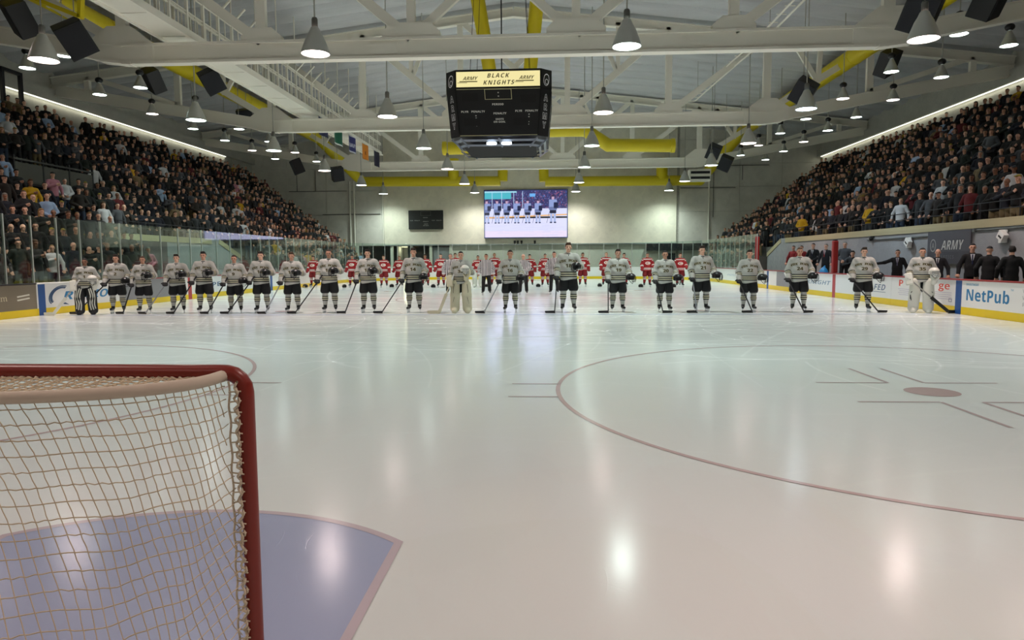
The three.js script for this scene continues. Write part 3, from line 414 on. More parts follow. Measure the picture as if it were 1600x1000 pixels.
// ---------------------------------------------------------------- hanging scoreboard
{
  const t = thing('hanging_scoreboard', 'black four-sided scoreboard hanging over centre ice with lit cream name panel', 'scoreboard', [0, 6.1, -27.1]);
  const face = (W, H, draw, k) => new THREE.MeshStandardMaterial({ map: tex(W, H, draw), roughness: 0.5, ...(k ? {} : {}) });
  const black = '#131316';
  const main = face(1024, 660, (g, w, h) => {
    g.fillStyle = black; g.fillRect(0, 0, w, h); g.strokeStyle = '#d8d0a4'; g.lineWidth = 7; g.strokeRect(-4, 3, w + 8, h - 8); g.strokeRect(345, 8, 325, 140);
    const T = (s, x, y, px = 40) => { g.font = `bold ${px}px sans-serif`; g.fillStyle = '#f2f1ea'; g.textAlign = 'center'; g.fillText(s, x, y); };
    T('PERIOD', 495, 232); T('PENALTY', 515, 360); T('SHOTS', 515, 440, 36); T('ON GOAL', 515, 478, 36); T('PLYR', 80, 330); T('PENALTY', 245, 330); T('PLYR', 760, 330); T('PENALTY', 930, 330);
    g.fillStyle = '#c9c8c2'; for (const [x, y] of [[510, 55], [510, 105], [215, 375], [215, 408], [215, 480], [215, 515], [900, 365], [900, 400], [900, 470], [900, 505]]) { g.beginPath(); g.arc(x, y, 9, 0, 7); g.fill(); }
    g.fillStyle = '#08080a'; for (const [x, y] of [[60, 60], [780, 90], [60, 410], [700, 410]]) g.fillRect(x, y, 200, 110);
  });
  const name = tex(1024, 190, (g, w, h) => {
    g.fillStyle = '#f6e9a8'; g.fillRect(0, 0, w, h); g.fillStyle = '#2b2712'; g.textAlign = 'center'; const K = (s, x, y, px) => { g.font = `italic bold ${px}px sans-serif`; g.fillText(s, x, y); };
    g.letterSpacing = '10px'; K('BLACK', 512, 78, 74); K('KNIGHTS', 520, 164, 74); g.letterSpacing = '0px';
    for (const x of [165, 855]) { g.save(); g.translate(x, 104); g.transform(1, 0, -0.35, 1, 0, 0); g.fillStyle = '#3a341a'; g.font = 'bold 62px sans-serif'; g.fillText('ARMY', 0, 0); g.fillRect(-120, 12, 220, 12); g.fillRect(-140, 30, 120, 5); g.restore(); }
  });
  const nameMat = new THREE.MeshStandardMaterial({ color: 0x332f20, emissive: 0xffffff, emissiveMap: name, emissiveIntensity: 0.68, roughness: 0.5 });
  const sideMat = face(256, 1024, (g, w, h) => { g.fillStyle = black; g.fillRect(0, 0, w, h); g.textAlign = 'center'; g.strokeStyle = '#f0f0f2'; g.lineWidth = 12; g.font = 'bold 130px sans-serif'; g.fillStyle = '#1c1c20'; 'ARMY'.split('').forEach((c, i) => { g.strokeText(c, 128, 480 + i * 140); g.fillText(c, 128, 480 + i * 140); }); g.beginPath(); g.ellipse(128, 160, 62, 92, 0.2, 0, 7); g.stroke(); g.beginPath(); g.ellipse(135, 190, 34, 40, 0, 0, 7); g.stroke(); g.beginPath(); g.moveTo(75, 110); g.quadraticCurveTo(130, 50, 190, 95); g.stroke(); });
  // octagonal prism, wider at the top
  const ring = (y, k) => { const a = 1.66 * k, b = 2.08 * k, pts = []; for (const [sx, sz, f] of [[-1, 1, 0], [1, 1, 0], [1, 1, 1], [1, -1, 1], [1, -1, 0], [-1, -1, 0], [-1, -1, 1], [-1, 1, 1]]) pts.push(f ? V(sx * b, y, sz * a) : V(sx * a, y, sz * b)); return pts; };
  const H0 = 0.42, H1 = 2.22, H2 = 2.95, lo = ring(H0, 0.93), mid = ring(H1, 1), hi = ring(H2, 1.0);
  const quad = (a, b, c, d) => { const g = new THREE.BufferGeometry(); g.setAttribute('position', new THREE.Float32BufferAttribute([a, b, c, a, c, d].flatMap((p) => [p.x, p.y, p.z]), 3)); g.setAttribute('uv', new THREE.Float32BufferAttribute([0, 0, 1, 0, 1, 1, 0, 0, 1, 1, 0, 1], 2)); g.computeVertexNormals(); return g; };
  const body = []; for (let i = 0; i < 8; i++) { const j = (i + 1) % 8; body.push(quad(lo[i], lo[j], mid[j], mid[i]), quad(mid[i], mid[j], hi[j], hi[i])); }
  const lid = (r) => { const s = []; for (let i = 1; i < 7; i++) s.push(quad(r[0], r[i], r[i + 1], r[i + 1])); return s; };
  part('cabinet', join([...body, ...lid(hi), ...lid(lo)]), M.black, t);
  const shrink = (q, k, off) => { const c = q.reduce((s, p) => s.add(p), V(0, 0, 0)).multiplyScalar(0.25), n = V(c.x, 0, c.z).normalize().multiplyScalar(off); return q.map((p) => c.clone().add(p.clone().sub(c).multiply(V(k, 0.985, k))).add(n)); };
  for (let i = 0; i < 8; i++) { const j = (i + 1) % 8, wide = i % 2 === 0; 
    if (wide) { part('display_face', quad(...shrink([lo[i], lo[j], mid[j], mid[i]], 0.985, 0.015)), main, t); part('name_panel', quad(...shrink([mid[i].clone().setY(H1 + 0.06), mid[j].clone().setY(H1 + 0.06), hi[j].clone().setY(H2 - 0.08), hi[i].clone().setY(H2 - 0.08)], 0.985, 0.015)), nameMat, t); }
    else { const lowQ = quad(...shrink([lo[i], lo[j], mid[j], mid[i]], 0.97, 0.02)), topQ = quad(...shrink([mid[i], mid[j], hi[j], hi[i]], 0.97, 0.02)), cut = (H1 - H0) / (H2 - H0); lowQ.attributes.uv.array.forEach((v, q, a) => { if (q % 2) a[q] = v * cut; }); topQ.attributes.uv.array.forEach((v, q, a) => { if (q % 2) a[q] = cut + v * (1 - cut); }); part('corner_face', lowQ, sideMat, t); part('corner_face', topQ, sideMat, t); } }
  const sk = ring(0.06, 0.74), sk2 = ring(0.36, 0.92); for (let i = 0; i < 8; i++) { const j = (i + 1) % 8; for (const [k0, k1] of [[0.08, 0.3], [0.6, 0.85]]) part('skirt_slat', quad(sk[i].clone().lerp(sk2[i], k0), sk[j].clone().lerp(sk2[j], k0), sk[j].clone().lerp(sk2[j], k1), sk[i].clone().lerp(sk2[i], k1)), mat(0x6d7480, { roughness: 0.35, metalness: 0.4 }), t); part('skirt_rib', bar(sk[i], sk2[i], 0.06, 0.06), mat(0x6d7480, { roughness: 0.35, metalness: 0.4 }), t); }
  part('skirt_rib', bar(V(0.12, 0.06, 1.55), V(0, 0.36, 1.92), 0.07, 0.07), mat(0x6d7480, { roughness: 0.35, metalness: 0.4 }), t);
  part('underside', join(lid(ring(0.1, 0.7))), mat(0x0a0a0c, { roughness: 0.95 }), t);
  for (const x of [-0.3, 0.3]) { part('downlight', new THREE.CylinderGeometry(0.2, 0.2, 0.08, 20).scale(1, 1, 0.6).rotateX(0.35).translate(x, 0.17, 1.72), glow(0xeaf6ff, 4), t); const l = new THREE.SpotLight(0xeaf6ff, 8, 0, 0.9, 0.5, 2); l.position.set(x, 0.05, 1.86); l.target.position.set(x, -5, 2.6); l.shadow.radius = 6; l.castShadow = true; l.name = 'downlight_light'; t.add(l, l.target); }
  for (const [x, z] of [[0, 0], [-1.2, -1.2], [1.2, -1.2], [1.2, 1.2], [-1.2, 1.2]]) part('hanging_cable', rod(V(x, H2, z), V(x * 0.7, roofY(0) - 6.3, z * 0.7), x ? 0.012 : 0.03, 6), M.dark, t);
}
// ---------------------------------------------------------------- end wall screen and small scoreboard
{
  const t = thing('video_screen', 'large bright video screen on the end wall showing the lined-up team', 'screen', [-0.34, 5.96, EZ + 0.34]);
  const w = 7.7, h = 4.35;
  const pic = tex(1024, 580, (g, W, Hh) => {
    const keep = seedState; seedState = 321;
    g.fillStyle = '#3b3a6b'; g.fillRect(0, 0, W, 250); for (let i = 0; i < 900; i++) { g.fillStyle = pick(['#2a2950', '#6a4a78', '#4a5a9a', '#8a7aa8', '#35386a', '#5c7ab8', '#a05a78']); g.fillRect(rnd() * W, rnd() * 230, rr(4, 14), rr(6, 18)); }
    g.fillStyle = '#4fb8c8'; g.fillRect(0, 30, 330, 75); g.fillStyle = '#9fe0f0'; g.fillRect(0, 10, 400, 18); g.fillStyle = '#b8d8f4'; for (const x of [90, 210, 360, 470]) g.fillRect(x, 10, 7, 300); g.fillStyle = '#6fb0ee'; g.fillRect(560, 40, 70, 40);
    g.fillStyle = '#d9dcfa'; g.fillRect(0, 225, W, 100); g.fillStyle = '#f0b878'; g.save(); g.transform(1, -0.035, 0, 1, 0, 330); g.fillRect(0, 0, W, 16); g.restore();
    const grd = '#dfe0ff'; g.fillStyle = grd; g.fillRect(0, 345, W, 240); g.fillStyle = '#ecdff8'; g.fillRect(0, 500, W, 80); g.fillStyle = '#d4d4f6'; for (let i = 0; i < 60; i++) g.fillRect(rnd() * W, rr(400, 575), rr(40, 200), 3);
    [25, 155, 275, 400, 535, 665, 850].forEach((x, i) => { const s = i === 6 ? 1.18 : 1, y = 405; const B = (c, a, b, cw, chh) => { g.fillStyle = c; g.beginPath(); g.roundRect(x + a * s, y + b * s, cw * s, chh * s, 8); g.fill(); };
      B('#aebce6', -30, -130, 24, 125); B('#aebce6', 6, -130, 24, 125); B('#23263e', -34, -150, 68, 50); B('#8e9fd2', -42, -245, 84, 110); B('#343a66', -42, -165, 84, 7); B('#343a66', -42, -150, 84, 7); B('#23284a', 8, -215, 44, 62); B('#c9a6c0', -14, -282, 28, 38); B('#3a2a4a', -15, -290, 30, 16); B('#2b2f50', -34, -12, 26, 14); B('#2b2f50', 8, -12, 26, 14); g.strokeStyle = '#3a4070'; g.lineWidth = 4; g.beginPath(); g.moveTo(x - 36 * s, y - 140); g.lineTo(x - 66 * s, y); g.stroke(); });
    seedState = keep;
  });
  part('display', new THREE.PlaneGeometry(w, h).translate(0, 0, 0.051), new THREE.MeshStandardMaterial({ color: 0x101010, emissive: 0xffffff, emissiveMap: pic, emissiveIntensity: 0.72, roughness: 0.4 }), t);
  part('housing', box(w + 0.12, h + 0.12, 0.24, 0, 0, -0.08), M.black, t); part('bezel', [box(w + 0.14, 0.07, 0.06, 0, h / 2 + 0.035, 0.03), box(w + 0.14, 0.07, 0.06, 0, -h / 2 - 0.035, 0.03), box(0.07, h, 0.06, w / 2 + 0.035, 0, 0.03), box(0.07, h, 0.06, -w / 2 - 0.035, 0, 0.03)], mat(0x1c3f80, { roughness: 0.4 }), t);
  const l = new THREE.RectAreaLight(0xc8ccff, 0.8, w, h); l.position.set(0, 0, 0.09); l.rotation.y = PI; l.name = 'screen_light'; t.add(l);
  for (const x of [0.15, 0.35, 0.6, 1.5]) { const s = thing('goal_lamp', 'small black fixture standing on the end wall ledge below the video screen', 'lamp', [-1.6 + x * 1.4, 3.17, EZ + 0.18], 0, 'black fixtures on the ledge'); part('base', box(0.12, 0.1, 0.1, 0, 0.05, 0), M.black, s); part('head', rbox(0.2, 0.24, 0.14, 0.03, 0, 0.2, 0), M.black, s); }
  const b = thing('wall_scoreboard', 'small dark scoreboard mounted on the cream end wall', 'scoreboard', [-9.8, 5.5, EZ + 0.23]);
  part('case', rbox(3.3, 1.76, 0.18, 0.03), M.black, b);
  part('face', new THREE.PlaneGeometry(3.22, 1.68).translate(0, 0, 0.092), new THREE.MeshStandardMaterial({ roughness: 0.6, map: tex(512, 268, (g, W, Hh) => { g.fillStyle = '#1d1e1c'; g.fillRect(0, 0, W, Hh); g.strokeStyle = '#6e6e68'; g.lineWidth = 3; g.strokeRect(180, 10, 150, 60); g.fillStyle = '#9a9a94'; g.textAlign = 'center'; g.font = 'bold 20px sans-serif'; for (const [s, x, y] of [['PERIOD', 250, 108], ['PENALTY', 255, 168], ['SHOTS', 258, 205], ['ON GOAL', 258, 228], ['PLYR', 40, 152], ['PENALTY', 125, 152], ['PLYR', 370, 152], ['PENALTY', 455, 152]]) g.fillText(s, x, y); }) }), b);
  const a = thing('air_handler', 'white louvred air unit under the roof near the bench side duct', 'air unit', [13.95, 8.35, -54.6]); part('case', rbox(1.7, 0.95, 0.8, 0.04), M.white, a); for (const y of [0.2, -0.22]) part('louvre', box(1.5, 0.2, 0.03, 0, y, 0.4), M.dark, a);
}
// ---------------------------------------------------------------- loudspeakers
function speaker(x, y, z, yaw, tilt, roll, s, label) {
  const t = thing('loudspeaker', label, 'loudspeaker', [x, y, z], yaw); const g = new THREE.Group(); g.rotation.set(tilt, 0, roll);
  const cab = new THREE.ExtrudeGeometry(new THREE.Shape([[-0.5, -0.6], [0.5, -0.6], [0.5, 0.6], [-0.5, 0.6]].map(([a, b]) => new THREE.Vector2(a * s, b * s))), { depth: 0.7 * s, bevelEnabled: true, bevelSize: 0.02, bevelThickness: 0.02, bevelSegments: 1 });
  const e = new THREE.Euler(tilt, 0, roll), rot = new THREE.Matrix4().makeRotationFromEuler(e);
  part('cabinet', cab.translate(0, 0, -0.35 * s).applyMatrix4(rot), M.black, t); part('grille', box(0.94 * s, 1.14 * s, 0.02, 0, 0, 0.375 * s).applyMatrix4(rot), mat(0x1f2026, { roughness: 0.8 }), t); part('hanger', rod(V(0, 0, 0), V(0, roofY(x) - y - 0.05, 0), 0.02, 6), M.rodMat, t);
}
speaker(-14.35, 9.35, -21.2, 0.75, 0.5, 0.6, 0.9, 'black loudspeaker tilted down at the ice beside the nearest truss, catwalk side'); speaker(-16.3, 10.1, -21.2, -0.9, 0.5, -0.5, 0.9, 'black loudspeaker turned toward the crowd beside the nearest truss, catwalk side');
speaker(-17.1, 10.4, -30.6, -0.9, 0.5, -0.5, 0.85, 'black loudspeaker facing the crowd between two trusses on the catwalk side'); speaker(-14.2, 10.3, -30.6, 0.7, 0.5, 0.6, 0.85, 'black loudspeaker aimed at the ice between two trusses on the catwalk side'); speaker(-17.0, 10.6, -40.6, 0.3, 0.4, 0.2, 0.9, 'black loudspeaker just past the middle truss on the catwalk side');
speaker(-17.4, 8.9, -50.2, -1, 0.4, 0, 0.9, 'black loudspeaker facing the crowd by the far truss on the catwalk side'); speaker(-14.9, 8.55, -52.2, 0.6, 0.4, 0.2, 0.85, 'black loudspeaker aimed at the ice by the far truss on the catwalk side');
speaker(13.95, 9.5, -21.2, -0.75, 0.5, -0.5, 0.95, 'black loudspeaker tilted down at the ice beside the nearest truss, bench side'); speaker(16.1, 9.9, -21.2, 0.9, 0.5, 0.4, 0.95, 'black loudspeaker turned toward the crowd beside the nearest truss, bench side');
speaker(13.6, 9.25, -30.6, -0.7, 0.5, -0.7, 0.85, 'black loudspeaker aimed at the ice between two trusses on the bench side'); speaker(17.3, 10.45, -30.6, 0.9, 0.5, 0.5, 0.85, 'black loudspeaker facing the crowd between two trusses on the bench side'); speaker(15.0, 8.75, -50.5, -0.5, 0.5, -0.5, 0.85, 'black loudspeaker aimed at the ice by the far truss on the bench side'); speaker(13.1, 8.9, -46.0, -0.5, 0.5, -0.5, 0.8, 'small black loudspeaker hung beside the dropped yellow duct');
// ---------------------------------------------------------------- figures: distance fields meshed as smooth surfaces
const smin = (a, b, k) => { const h = Math.max(k - Math.abs(a - b), 0) / k; return Math.min(a, b) - h * h * k * 0.25; };
// primitives: ['c', a, b, ra, rb, sx, sz] tapered capsule (x and z may be stretched), ['e', centre, radii]
function field(prims, k = 0.03) {
  const P = prims.map(([t, a, b, ra, rb, sx = 1, sz = 1]) => t === 'e' ? { e: 1, ax: a[0], ay: a[1], az: a[2], rx: b[0], ry: b[1], rz: b[2] } : { ax: a[0] / sx, ay: a[1], az: a[2] / sz, dx: (b[0] - a[0]) / sx, dy: b[1] - a[1], dz: (b[2] - a[2]) / sz, ra, dr: rb - ra, sx, sz, q: 1 / Math.max(1e-9, ((b[0] - a[0]) / sx) ** 2 + (b[1] - a[1]) ** 2 + ((b[2] - a[2]) / sz) ** 2) });
  return (x, y, z) => {
    let d = 9;
    for (const p of P) {
      let v;
      if (p.e) { const X = x - p.ax, Y = y - p.ay, Z = z - p.az, k0 = Math.sqrt((X / p.rx) ** 2 + (Y / p.ry) ** 2 + (Z / p.rz) ** 2), k1 = Math.sqrt((X / p.rx ** 2) ** 2 + (Y / p.ry ** 2) ** 2 + (Z / p.rz ** 2) ** 2); v = k1 < 1e-9 ? -Math.min(p.rx, p.ry, p.rz) : k0 * (k0 - 1) / k1; }
      else { const X = x / p.sx - p.ax, Y = y - p.ay, Z = z / p.sz - p.az; let t = (X * p.dx + Y * p.dy + Z * p.dz) * p.q; t = t < 0 ? 0 : t > 1 ? 1 : t; const ex = X - t * p.dx, ey = Y - t * p.dy, ez = Z - t * p.dz; v = Math.sqrt(ex * ex + ey * ey + ez * ez) - p.ra - p.dr * t; }
      d = smin(d, v, k);
    }
    return d;
  };
}
function netMesh(f, lo, hi, cell) {   // surface nets
  const n = [0, 1, 2].map((i) => Math.ceil((hi[i] - lo[i]) / cell) + 1), [nx, ny, nz] = n, val = new Float32Array(nx * ny * nz);
  for (let k = 0, o = 0; k < nz; k++) for (let j = 0; j < ny; j++) for (let i = 0; i < nx; i++, o++) val[o] = f(lo[0] + i * cell, lo[1] + j * cell, lo[2] + k * cell);
  const id = new Int32Array(nx * ny * nz).fill(-1), pos = [], S = [1, nx, nx * ny];
  const corner = [0, 1, nx, nx + 1, nx * ny, nx * ny + 1, nx * ny + nx, nx * ny + nx + 1], edges = [[0, 1], [2, 3], [4, 5], [6, 7], [0, 2], [1, 3], [4, 6], [5, 7], [0, 4], [1, 5], [2, 6], [3, 7]];
  for (let k = 0; k < nz - 1; k++) for (let j = 0; j < ny - 1; j++) for (let i = 0; i < nx - 1; i++) {
    const o = i + nx * (j + ny * k); let m = 0; for (let c = 0; c < 8; c++) if (val[o + corner[c]] < 0) m |= 1 << c;
    if (m === 0 || m === 255) continue;
    let x = 0, y = 0, z = 0, c = 0;
    for (const [a, b] of edges) { const va = val[o + corner[a]], vb = val[o + corner[b]]; if ((va < 0) === (vb < 0)) continue; const t = va / (va - vb); x += (a & 1) + t * ((b & 1) - (a & 1)); y += (a >> 1 & 1) + t * ((b >> 1 & 1) - (a >> 1 & 1)); z += (a >> 2) + t * ((b >> 2) - (a >> 2)); c++; }
    id[o] = pos.length / 3; pos.push(lo[0] + (i + x / c) * cell, lo[1] + (j + y / c) * cell, lo[2] + (k + z / c) * cell);
  }
  const idx = [];
  for (let k = 1; k < nz - 1; k++) for (let j = 1; j < ny - 1; j++) for (let i = 1; i < nx - 1; i++) {
    const o = i + nx * (j + ny * k), s = val[o] < 0;
    for (let d = 0; d < 3; d++) { if (s === (val[o + S[d]] < 0)) continue; const u = S[(d + 1) % 3], v = S[(d + 2) % 3], q = [id[o], id[o - u], id[o - u - v], id[o - v]]; if (q.some((t) => t < 0)) continue; if (s) idx.push(q[0], q[1], q[2], q[0], q[2], q[3]); else idx.push(q[0], q[2], q[1], q[0], q[3], q[2]); }
  }
  const nor = new Float32Array(pos.length), e = cell * 0.4;
  for (let i = 0; i < pos.length; i += 3) { const [x, y, z] = [pos[i], pos[i + 1], pos[i + 2]]; let a = f(x + e, y, z) - f(x - e, y, z), b = f(x, y + e, z) - f(x, y - e, z), c = f(x, y, z + e) - f(x, y, z - e); const l = Math.hypot(a, b, c) || 1; nor[i] = a / l; nor[i + 1] = b / l; nor[i + 2] = c / l; }
  const g = new THREE.BufferGeometry(); g.setAttribute('position', new THREE.Float32BufferAttribute(pos, 3)); g.setAttribute('normal', new THREE.BufferAttribute(nor, 3)); g.setIndex(idx); return g;
}
function boundsOf(prims, pad = 0.04) { const lo = [9, 9, 9], hi = [-9, -9, -9]; for (const [t, a, b, ra, rb, sx = 1, sz = 1] of prims) for (const [p, r] of t === 'e' ? [[a, Math.max(...b)]] : [[a, ra], [b, rb]]) for (let i = 0; i < 3; i++) { const R = (r ?? 0) * (i === 0 ? sx : i === 2 ? sz : 1) + pad; lo[i] = Math.min(lo[i], p[i] - R); hi[i] = Math.max(hi[i], p[i] + R); } return [lo, hi]; }
function solid(prims, cell, k, clip) { const f0 = field(prims, k), f = clip ? (x, y, z) => Math.max(f0(x, y, z), clip(x, y, z)) : f0; const [lo, hi] = boundsOf(prims); return netMesh(f, lo, hi, cell); }
const mirror = (a) => [-a[0], a[1], a[2]], lerp3 = (a, b, t) => a.map((v, i) => v + (b[i] - v) * t);

// head: skull, jaw, brow, nose, lips, ears; coloured by vertex (eyes, brows, lips)
function headGeo(c, cell, detail) {
  const [cx, cy, cz] = c, pr = [['e', [cx, cy + 0.028, cz - 0.012], [0.076, 0.093, 0.096]], ['c', [cx, cy - 0.035, cz + 0.022], [cx, cy - 0.075, cz + 0.04], 0.058, 0.042], ['e', [cx, cy + 0.02, cz + 0.045], [0.06, 0.05, 0.045]], ['c', [cx, cy + 0.012, cz + 0.086], [cx, cy - 0.022, cz + 0.104], 0.009, 0.014], ['c', [cx - 0.03, cy + 0.022, cz + 0.08], [cx + 0.03, cy + 0.022, cz + 0.08], 0.011, 0.011], ['c', [cx - 0.017, cy - 0.052, cz + 0.08], [cx + 0.017, cy - 0.052, cz + 0.08], 0.009, 0.009], ['e', [cx - 0.079, cy - 0.004, cz - 0.008], [0.012, 0.032, 0.019]], ['e', [cx + 0.079, cy - 0.004, cz - 0.008], [0.012, 0.032, 0.019]], ['c', [cx, cy - 0.06, cz - 0.012], [cx, cy - 0.16, cz - 0.022], 0.056, 0.06]];
  const f0 = field(pr, 0.018), eye = (x, y, z) => Math.min(Math.hypot(x - cx - 0.031, y - cy - 0.004, z - cz - 0.1), Math.hypot(x - cx + 0.031, y - cy - 0.004, z - cz - 0.1)) - 0.018;
  const f = (x, y, z) => { const d = f0(x, y, z); return detail ? -smin(-d, eye(x, y, z), 0.012) : d; };
  const g = netMesh(f, [cx - 0.115, cy - 0.2, cz - 0.13], [cx + 0.115, cy + 0.15, cz + 0.15], cell), p = g.attributes.position, col = new Float32Array(p.count * 3);
  for (let i = 0; i < p.count; i++) {
    const x = Math.abs(p.getX(i) - cx), y = p.getY(i) - cy, z = p.getZ(i) - cz; let c3 = [1, 1, 1];
    if (z > 0.06) { if (Math.hypot(x - 0.031, (y - 0.003) * 1.3) < 0.011) c3 = [0.12, 0.1, 0.09]; else if (Math.abs(y - 0.026 + (x - 0.03) ** 2 * 4) < 0.006 && x > 0.012 && x < 0.052) c3 = [0.3, 0.22, 0.17]; else if (Math.hypot(x / 2.2, y + 0.052) < 0.0095) c3 = [0.8, 0.5, 0.47]; }
    col.set(c3, i * 3);
  }
  g.setAttribute('color', new THREE.BufferAttribute(col, 3)); return g;
}
function hairGeo(c, cell, style) {
  const [cx, cy, cz] = c, long = style === 'long', thick = style === 'full' ? 0.013 : style === 'long' ? 0.02 : 0.007;
  const pr = [['e', [cx, cy + 0.03, cz - 0.014], [0.076 + thick, 0.093 + thick, 0.097 + thick]]]; if (style === 'full') pr.push(['c', [cx - 0.04, cy + 0.11, cz + 0.05], [cx + 0.04, cy + 0.115, cz + 0.05], 0.026, 0.026]); if (long) pr.push(['c', [cx - 0.06, cy, cz - 0.04], [cx - 0.07, cy - 0.2, cz - 0.03], 0.045, 0.04], ['c', [cx + 0.06, cy, cz - 0.04], [cx + 0.07, cy - 0.2, cz - 0.03], 0.045, 0.04], ['c', [cx, cy, cz - 0.07], [cx, cy - 0.2, cz - 0.07], 0.06, 0.05]);
  if (style === 'cap') pr.push(['c', [cx - 0.03, cy + 0.06, cz + 0.1], [cx + 0.03, cy + 0.06, cz + 0.1], 0.03, 0.03], ['c', [cx - 0.02, cy + 0.055, cz + 0.15], [cx + 0.02, cy + 0.055, cz + 0.15], 0.02, 0.02]);
  const clip = (x, y, z) => { const Y = y - cy, Z = z - cz, cut = style === 'cap' ? 0.05 - Y : Math.min(Z - 0.012, 0.062 - Y); return Math.max(cut, long ? -9 : -0.045 - Y); };
  return solid(pr, cell, 0.02, clip);
}
function paintedBody(list) {   // joins the body pieces into one mesh; white vertex colour where none is given
  const flat = list.map((g) => { const h = g.toNonIndexed(); if (!h.attributes.color) h.setAttribute('color', new THREE.BufferAttribute(new Float32Array(h.attributes.position.count * 3).fill(1), 3)); return h; }); return mergeGeometries(flat);
}
function hand(w, dir, s = 1, glove = 1) {   // palm, four bent fingers and a thumb; dir is the forearm's direction
  const d = new THREE.Vector3(...dir).normalize(), side = new THREE.Vector3().crossVectors(d, V(0, 0, 1)); if (side.length() < 0.1) side.set(1, 0, 0); side.normalize(); const n = new THREE.Vector3().crossVectors(side, d).normalize();
  const at = (a, b, c) => [w[0] + d.x * a + side.x * b + n.x * c, w[1] + d.y * a + side.y * b + n.y * c, w[2] + d.z * a + side.z * b + n.z * c].map((v) => v), q = s, pr = [['c', at(0.0, 0, 0), at(0.06 * q, 0, 0), 0.034 * glove * q, 0.038 * glove * q]];
  [-0.032, -0.011, 0.011, 0.032].forEach((b, i) => { const L = [0.03, 0.04, 0.038, 0.03][i] * q, r = 0.0105 * glove * q; pr.push(['c', at(0.075 * q, b * glove * q, 0.004), at(0.075 * q + L, b * glove * q, 0.018 * q), r, r], ['c', at(0.075 * q + L, b * glove * q, 0.018 * q), at(0.07 * q + L * 0.7, b * glove * q, 0.045 * q), r, r * 0.9]); });
  pr.push(['c', at(0.02 * q, 0.035 * glove * q, 0.01), at(0.06 * q, 0.058 * glove * q, 0.03 * q), 0.012 * glove * q, 0.011 * glove * q], ['c', at(0.06 * q, 0.058 * glove * q, 0.03 * q), at(0.085 * q, 0.04 * glove * q, 0.048 * q), 0.011 * glove * q, 0.01 * glove * q]); return pr;
}
const sub = (a, b) => a.map((v, i) => v - b[i]);
function bodyPrims(J, thick = 1) { const t = thick; return [['c', [0, 1.34, 0], [0, 1.1, 0], 0.13 * t, 0.12 * t, 1.25, 0.85], ['c', [0, 1.1, 0], [0, 0.95, 0], 0.12 * t, 0.13 * t, 1.2, 0.9], ['c', [0, 1.44, -0.01], J.neck, 0.06, 0.052], ...['L', 'R'].flatMap((s) => [['c', J['sh' + s], J['el' + s], 0.052 * t, 0.042 * t], ['c', J['el' + s], J['wr' + s], 0.04 * t, 0.028 * t], ['c', [0, 1.43, 0], J['sh' + s], 0.06, 0.055], ['c', J['hip' + s], J['kn' + s], 0.082 * t, 0.058 * t], ['c', J['kn' + s], J['an' + s], 0.055 * t, 0.038 * t], ['c', J['an' + s], lerp3(J['an' + s], J['toe' + s], 0.45), 0.03, 0.02]])]; }
// jersey uv: torso front/back and sleeves lie in separate fields of one picture
function jerseyUV(geo, J) {
  const g = geo.toNonIndexed(), p = g.attributes.position, n = g.attributes.normal, uv = new Float32Array(p.count * 2), v = new THREE.Vector3();
  const seg = (a, b, q) => { const d = sub(b, a), L = d[0] ** 2 + d[1] ** 2 + d[2] ** 2; let t = ((q.x - a[0]) * d[0] + (q.y - a[1]) * d[1] + (q.z - a[2]) * d[2]) / L; t = Math.max(0, Math.min(1, t)); return [t, Math.hypot(q.x - a[0] - t * d[0], q.y - a[1] - t * d[1], q.z - a[2] - t * d[2])]; };
  for (let i = 0; i < p.count; i += 3) {
    let cx = 0, cy = 0, cz = 0, nz = 0; for (let k = 0; k < 3; k++) { cx += p.getX(i + k) / 3; cy += p.getY(i + k) / 3; cz += p.getZ(i + k) / 3; nz += n.getZ(i + k); }
    v.set(cx, cy, cz); const s = cx > 0 ? 'L' : 'R', [t1, d1] = seg(J['sh' + s], J['el' + s], v), [t2, d2] = seg(J['el' + s], J['wr' + s], v);
    const torso = Math.hypot(cx / 1.3, cz) - 0.0, sleeve = (Math.min(d1, d2) < 0.115 && (Math.abs(cx) > 0.235 || (d2 < 0.1 && t2 > 0.15))) && !(torso < 0.165 && d2 > 0.1 && t1 < 0.3);
    for (let k = 0; k < 3; k++) { const j = i + k; v.set(p.getX(j), p.getY(j), p.getZ(j)); if (sleeve) { const [a, da] = seg(J['sh' + s], J['el' + s], v), [b, db] = seg(J['el' + s], J['wr' + s], v), t = da < db ? a * 0.5 : 0.5 + b * 0.5; uv[j * 2] = 0.02 + 0.96 * t; uv[j * 2 + 1] = 0.06; } else { const u = (v.x + 0.4) / 0.8; uv[j * 2] = nz >= 0 ? u * 0.5 : 1 - u * 0.5; uv[j * 2 + 1] = 0.125 + 0.875 * (v.y - 0.7) / 0.85; } }
  }
  g.setAttribute('uv', new THREE.BufferAttribute(uv, 2)); return g;
}
const SKATE = 0.083;
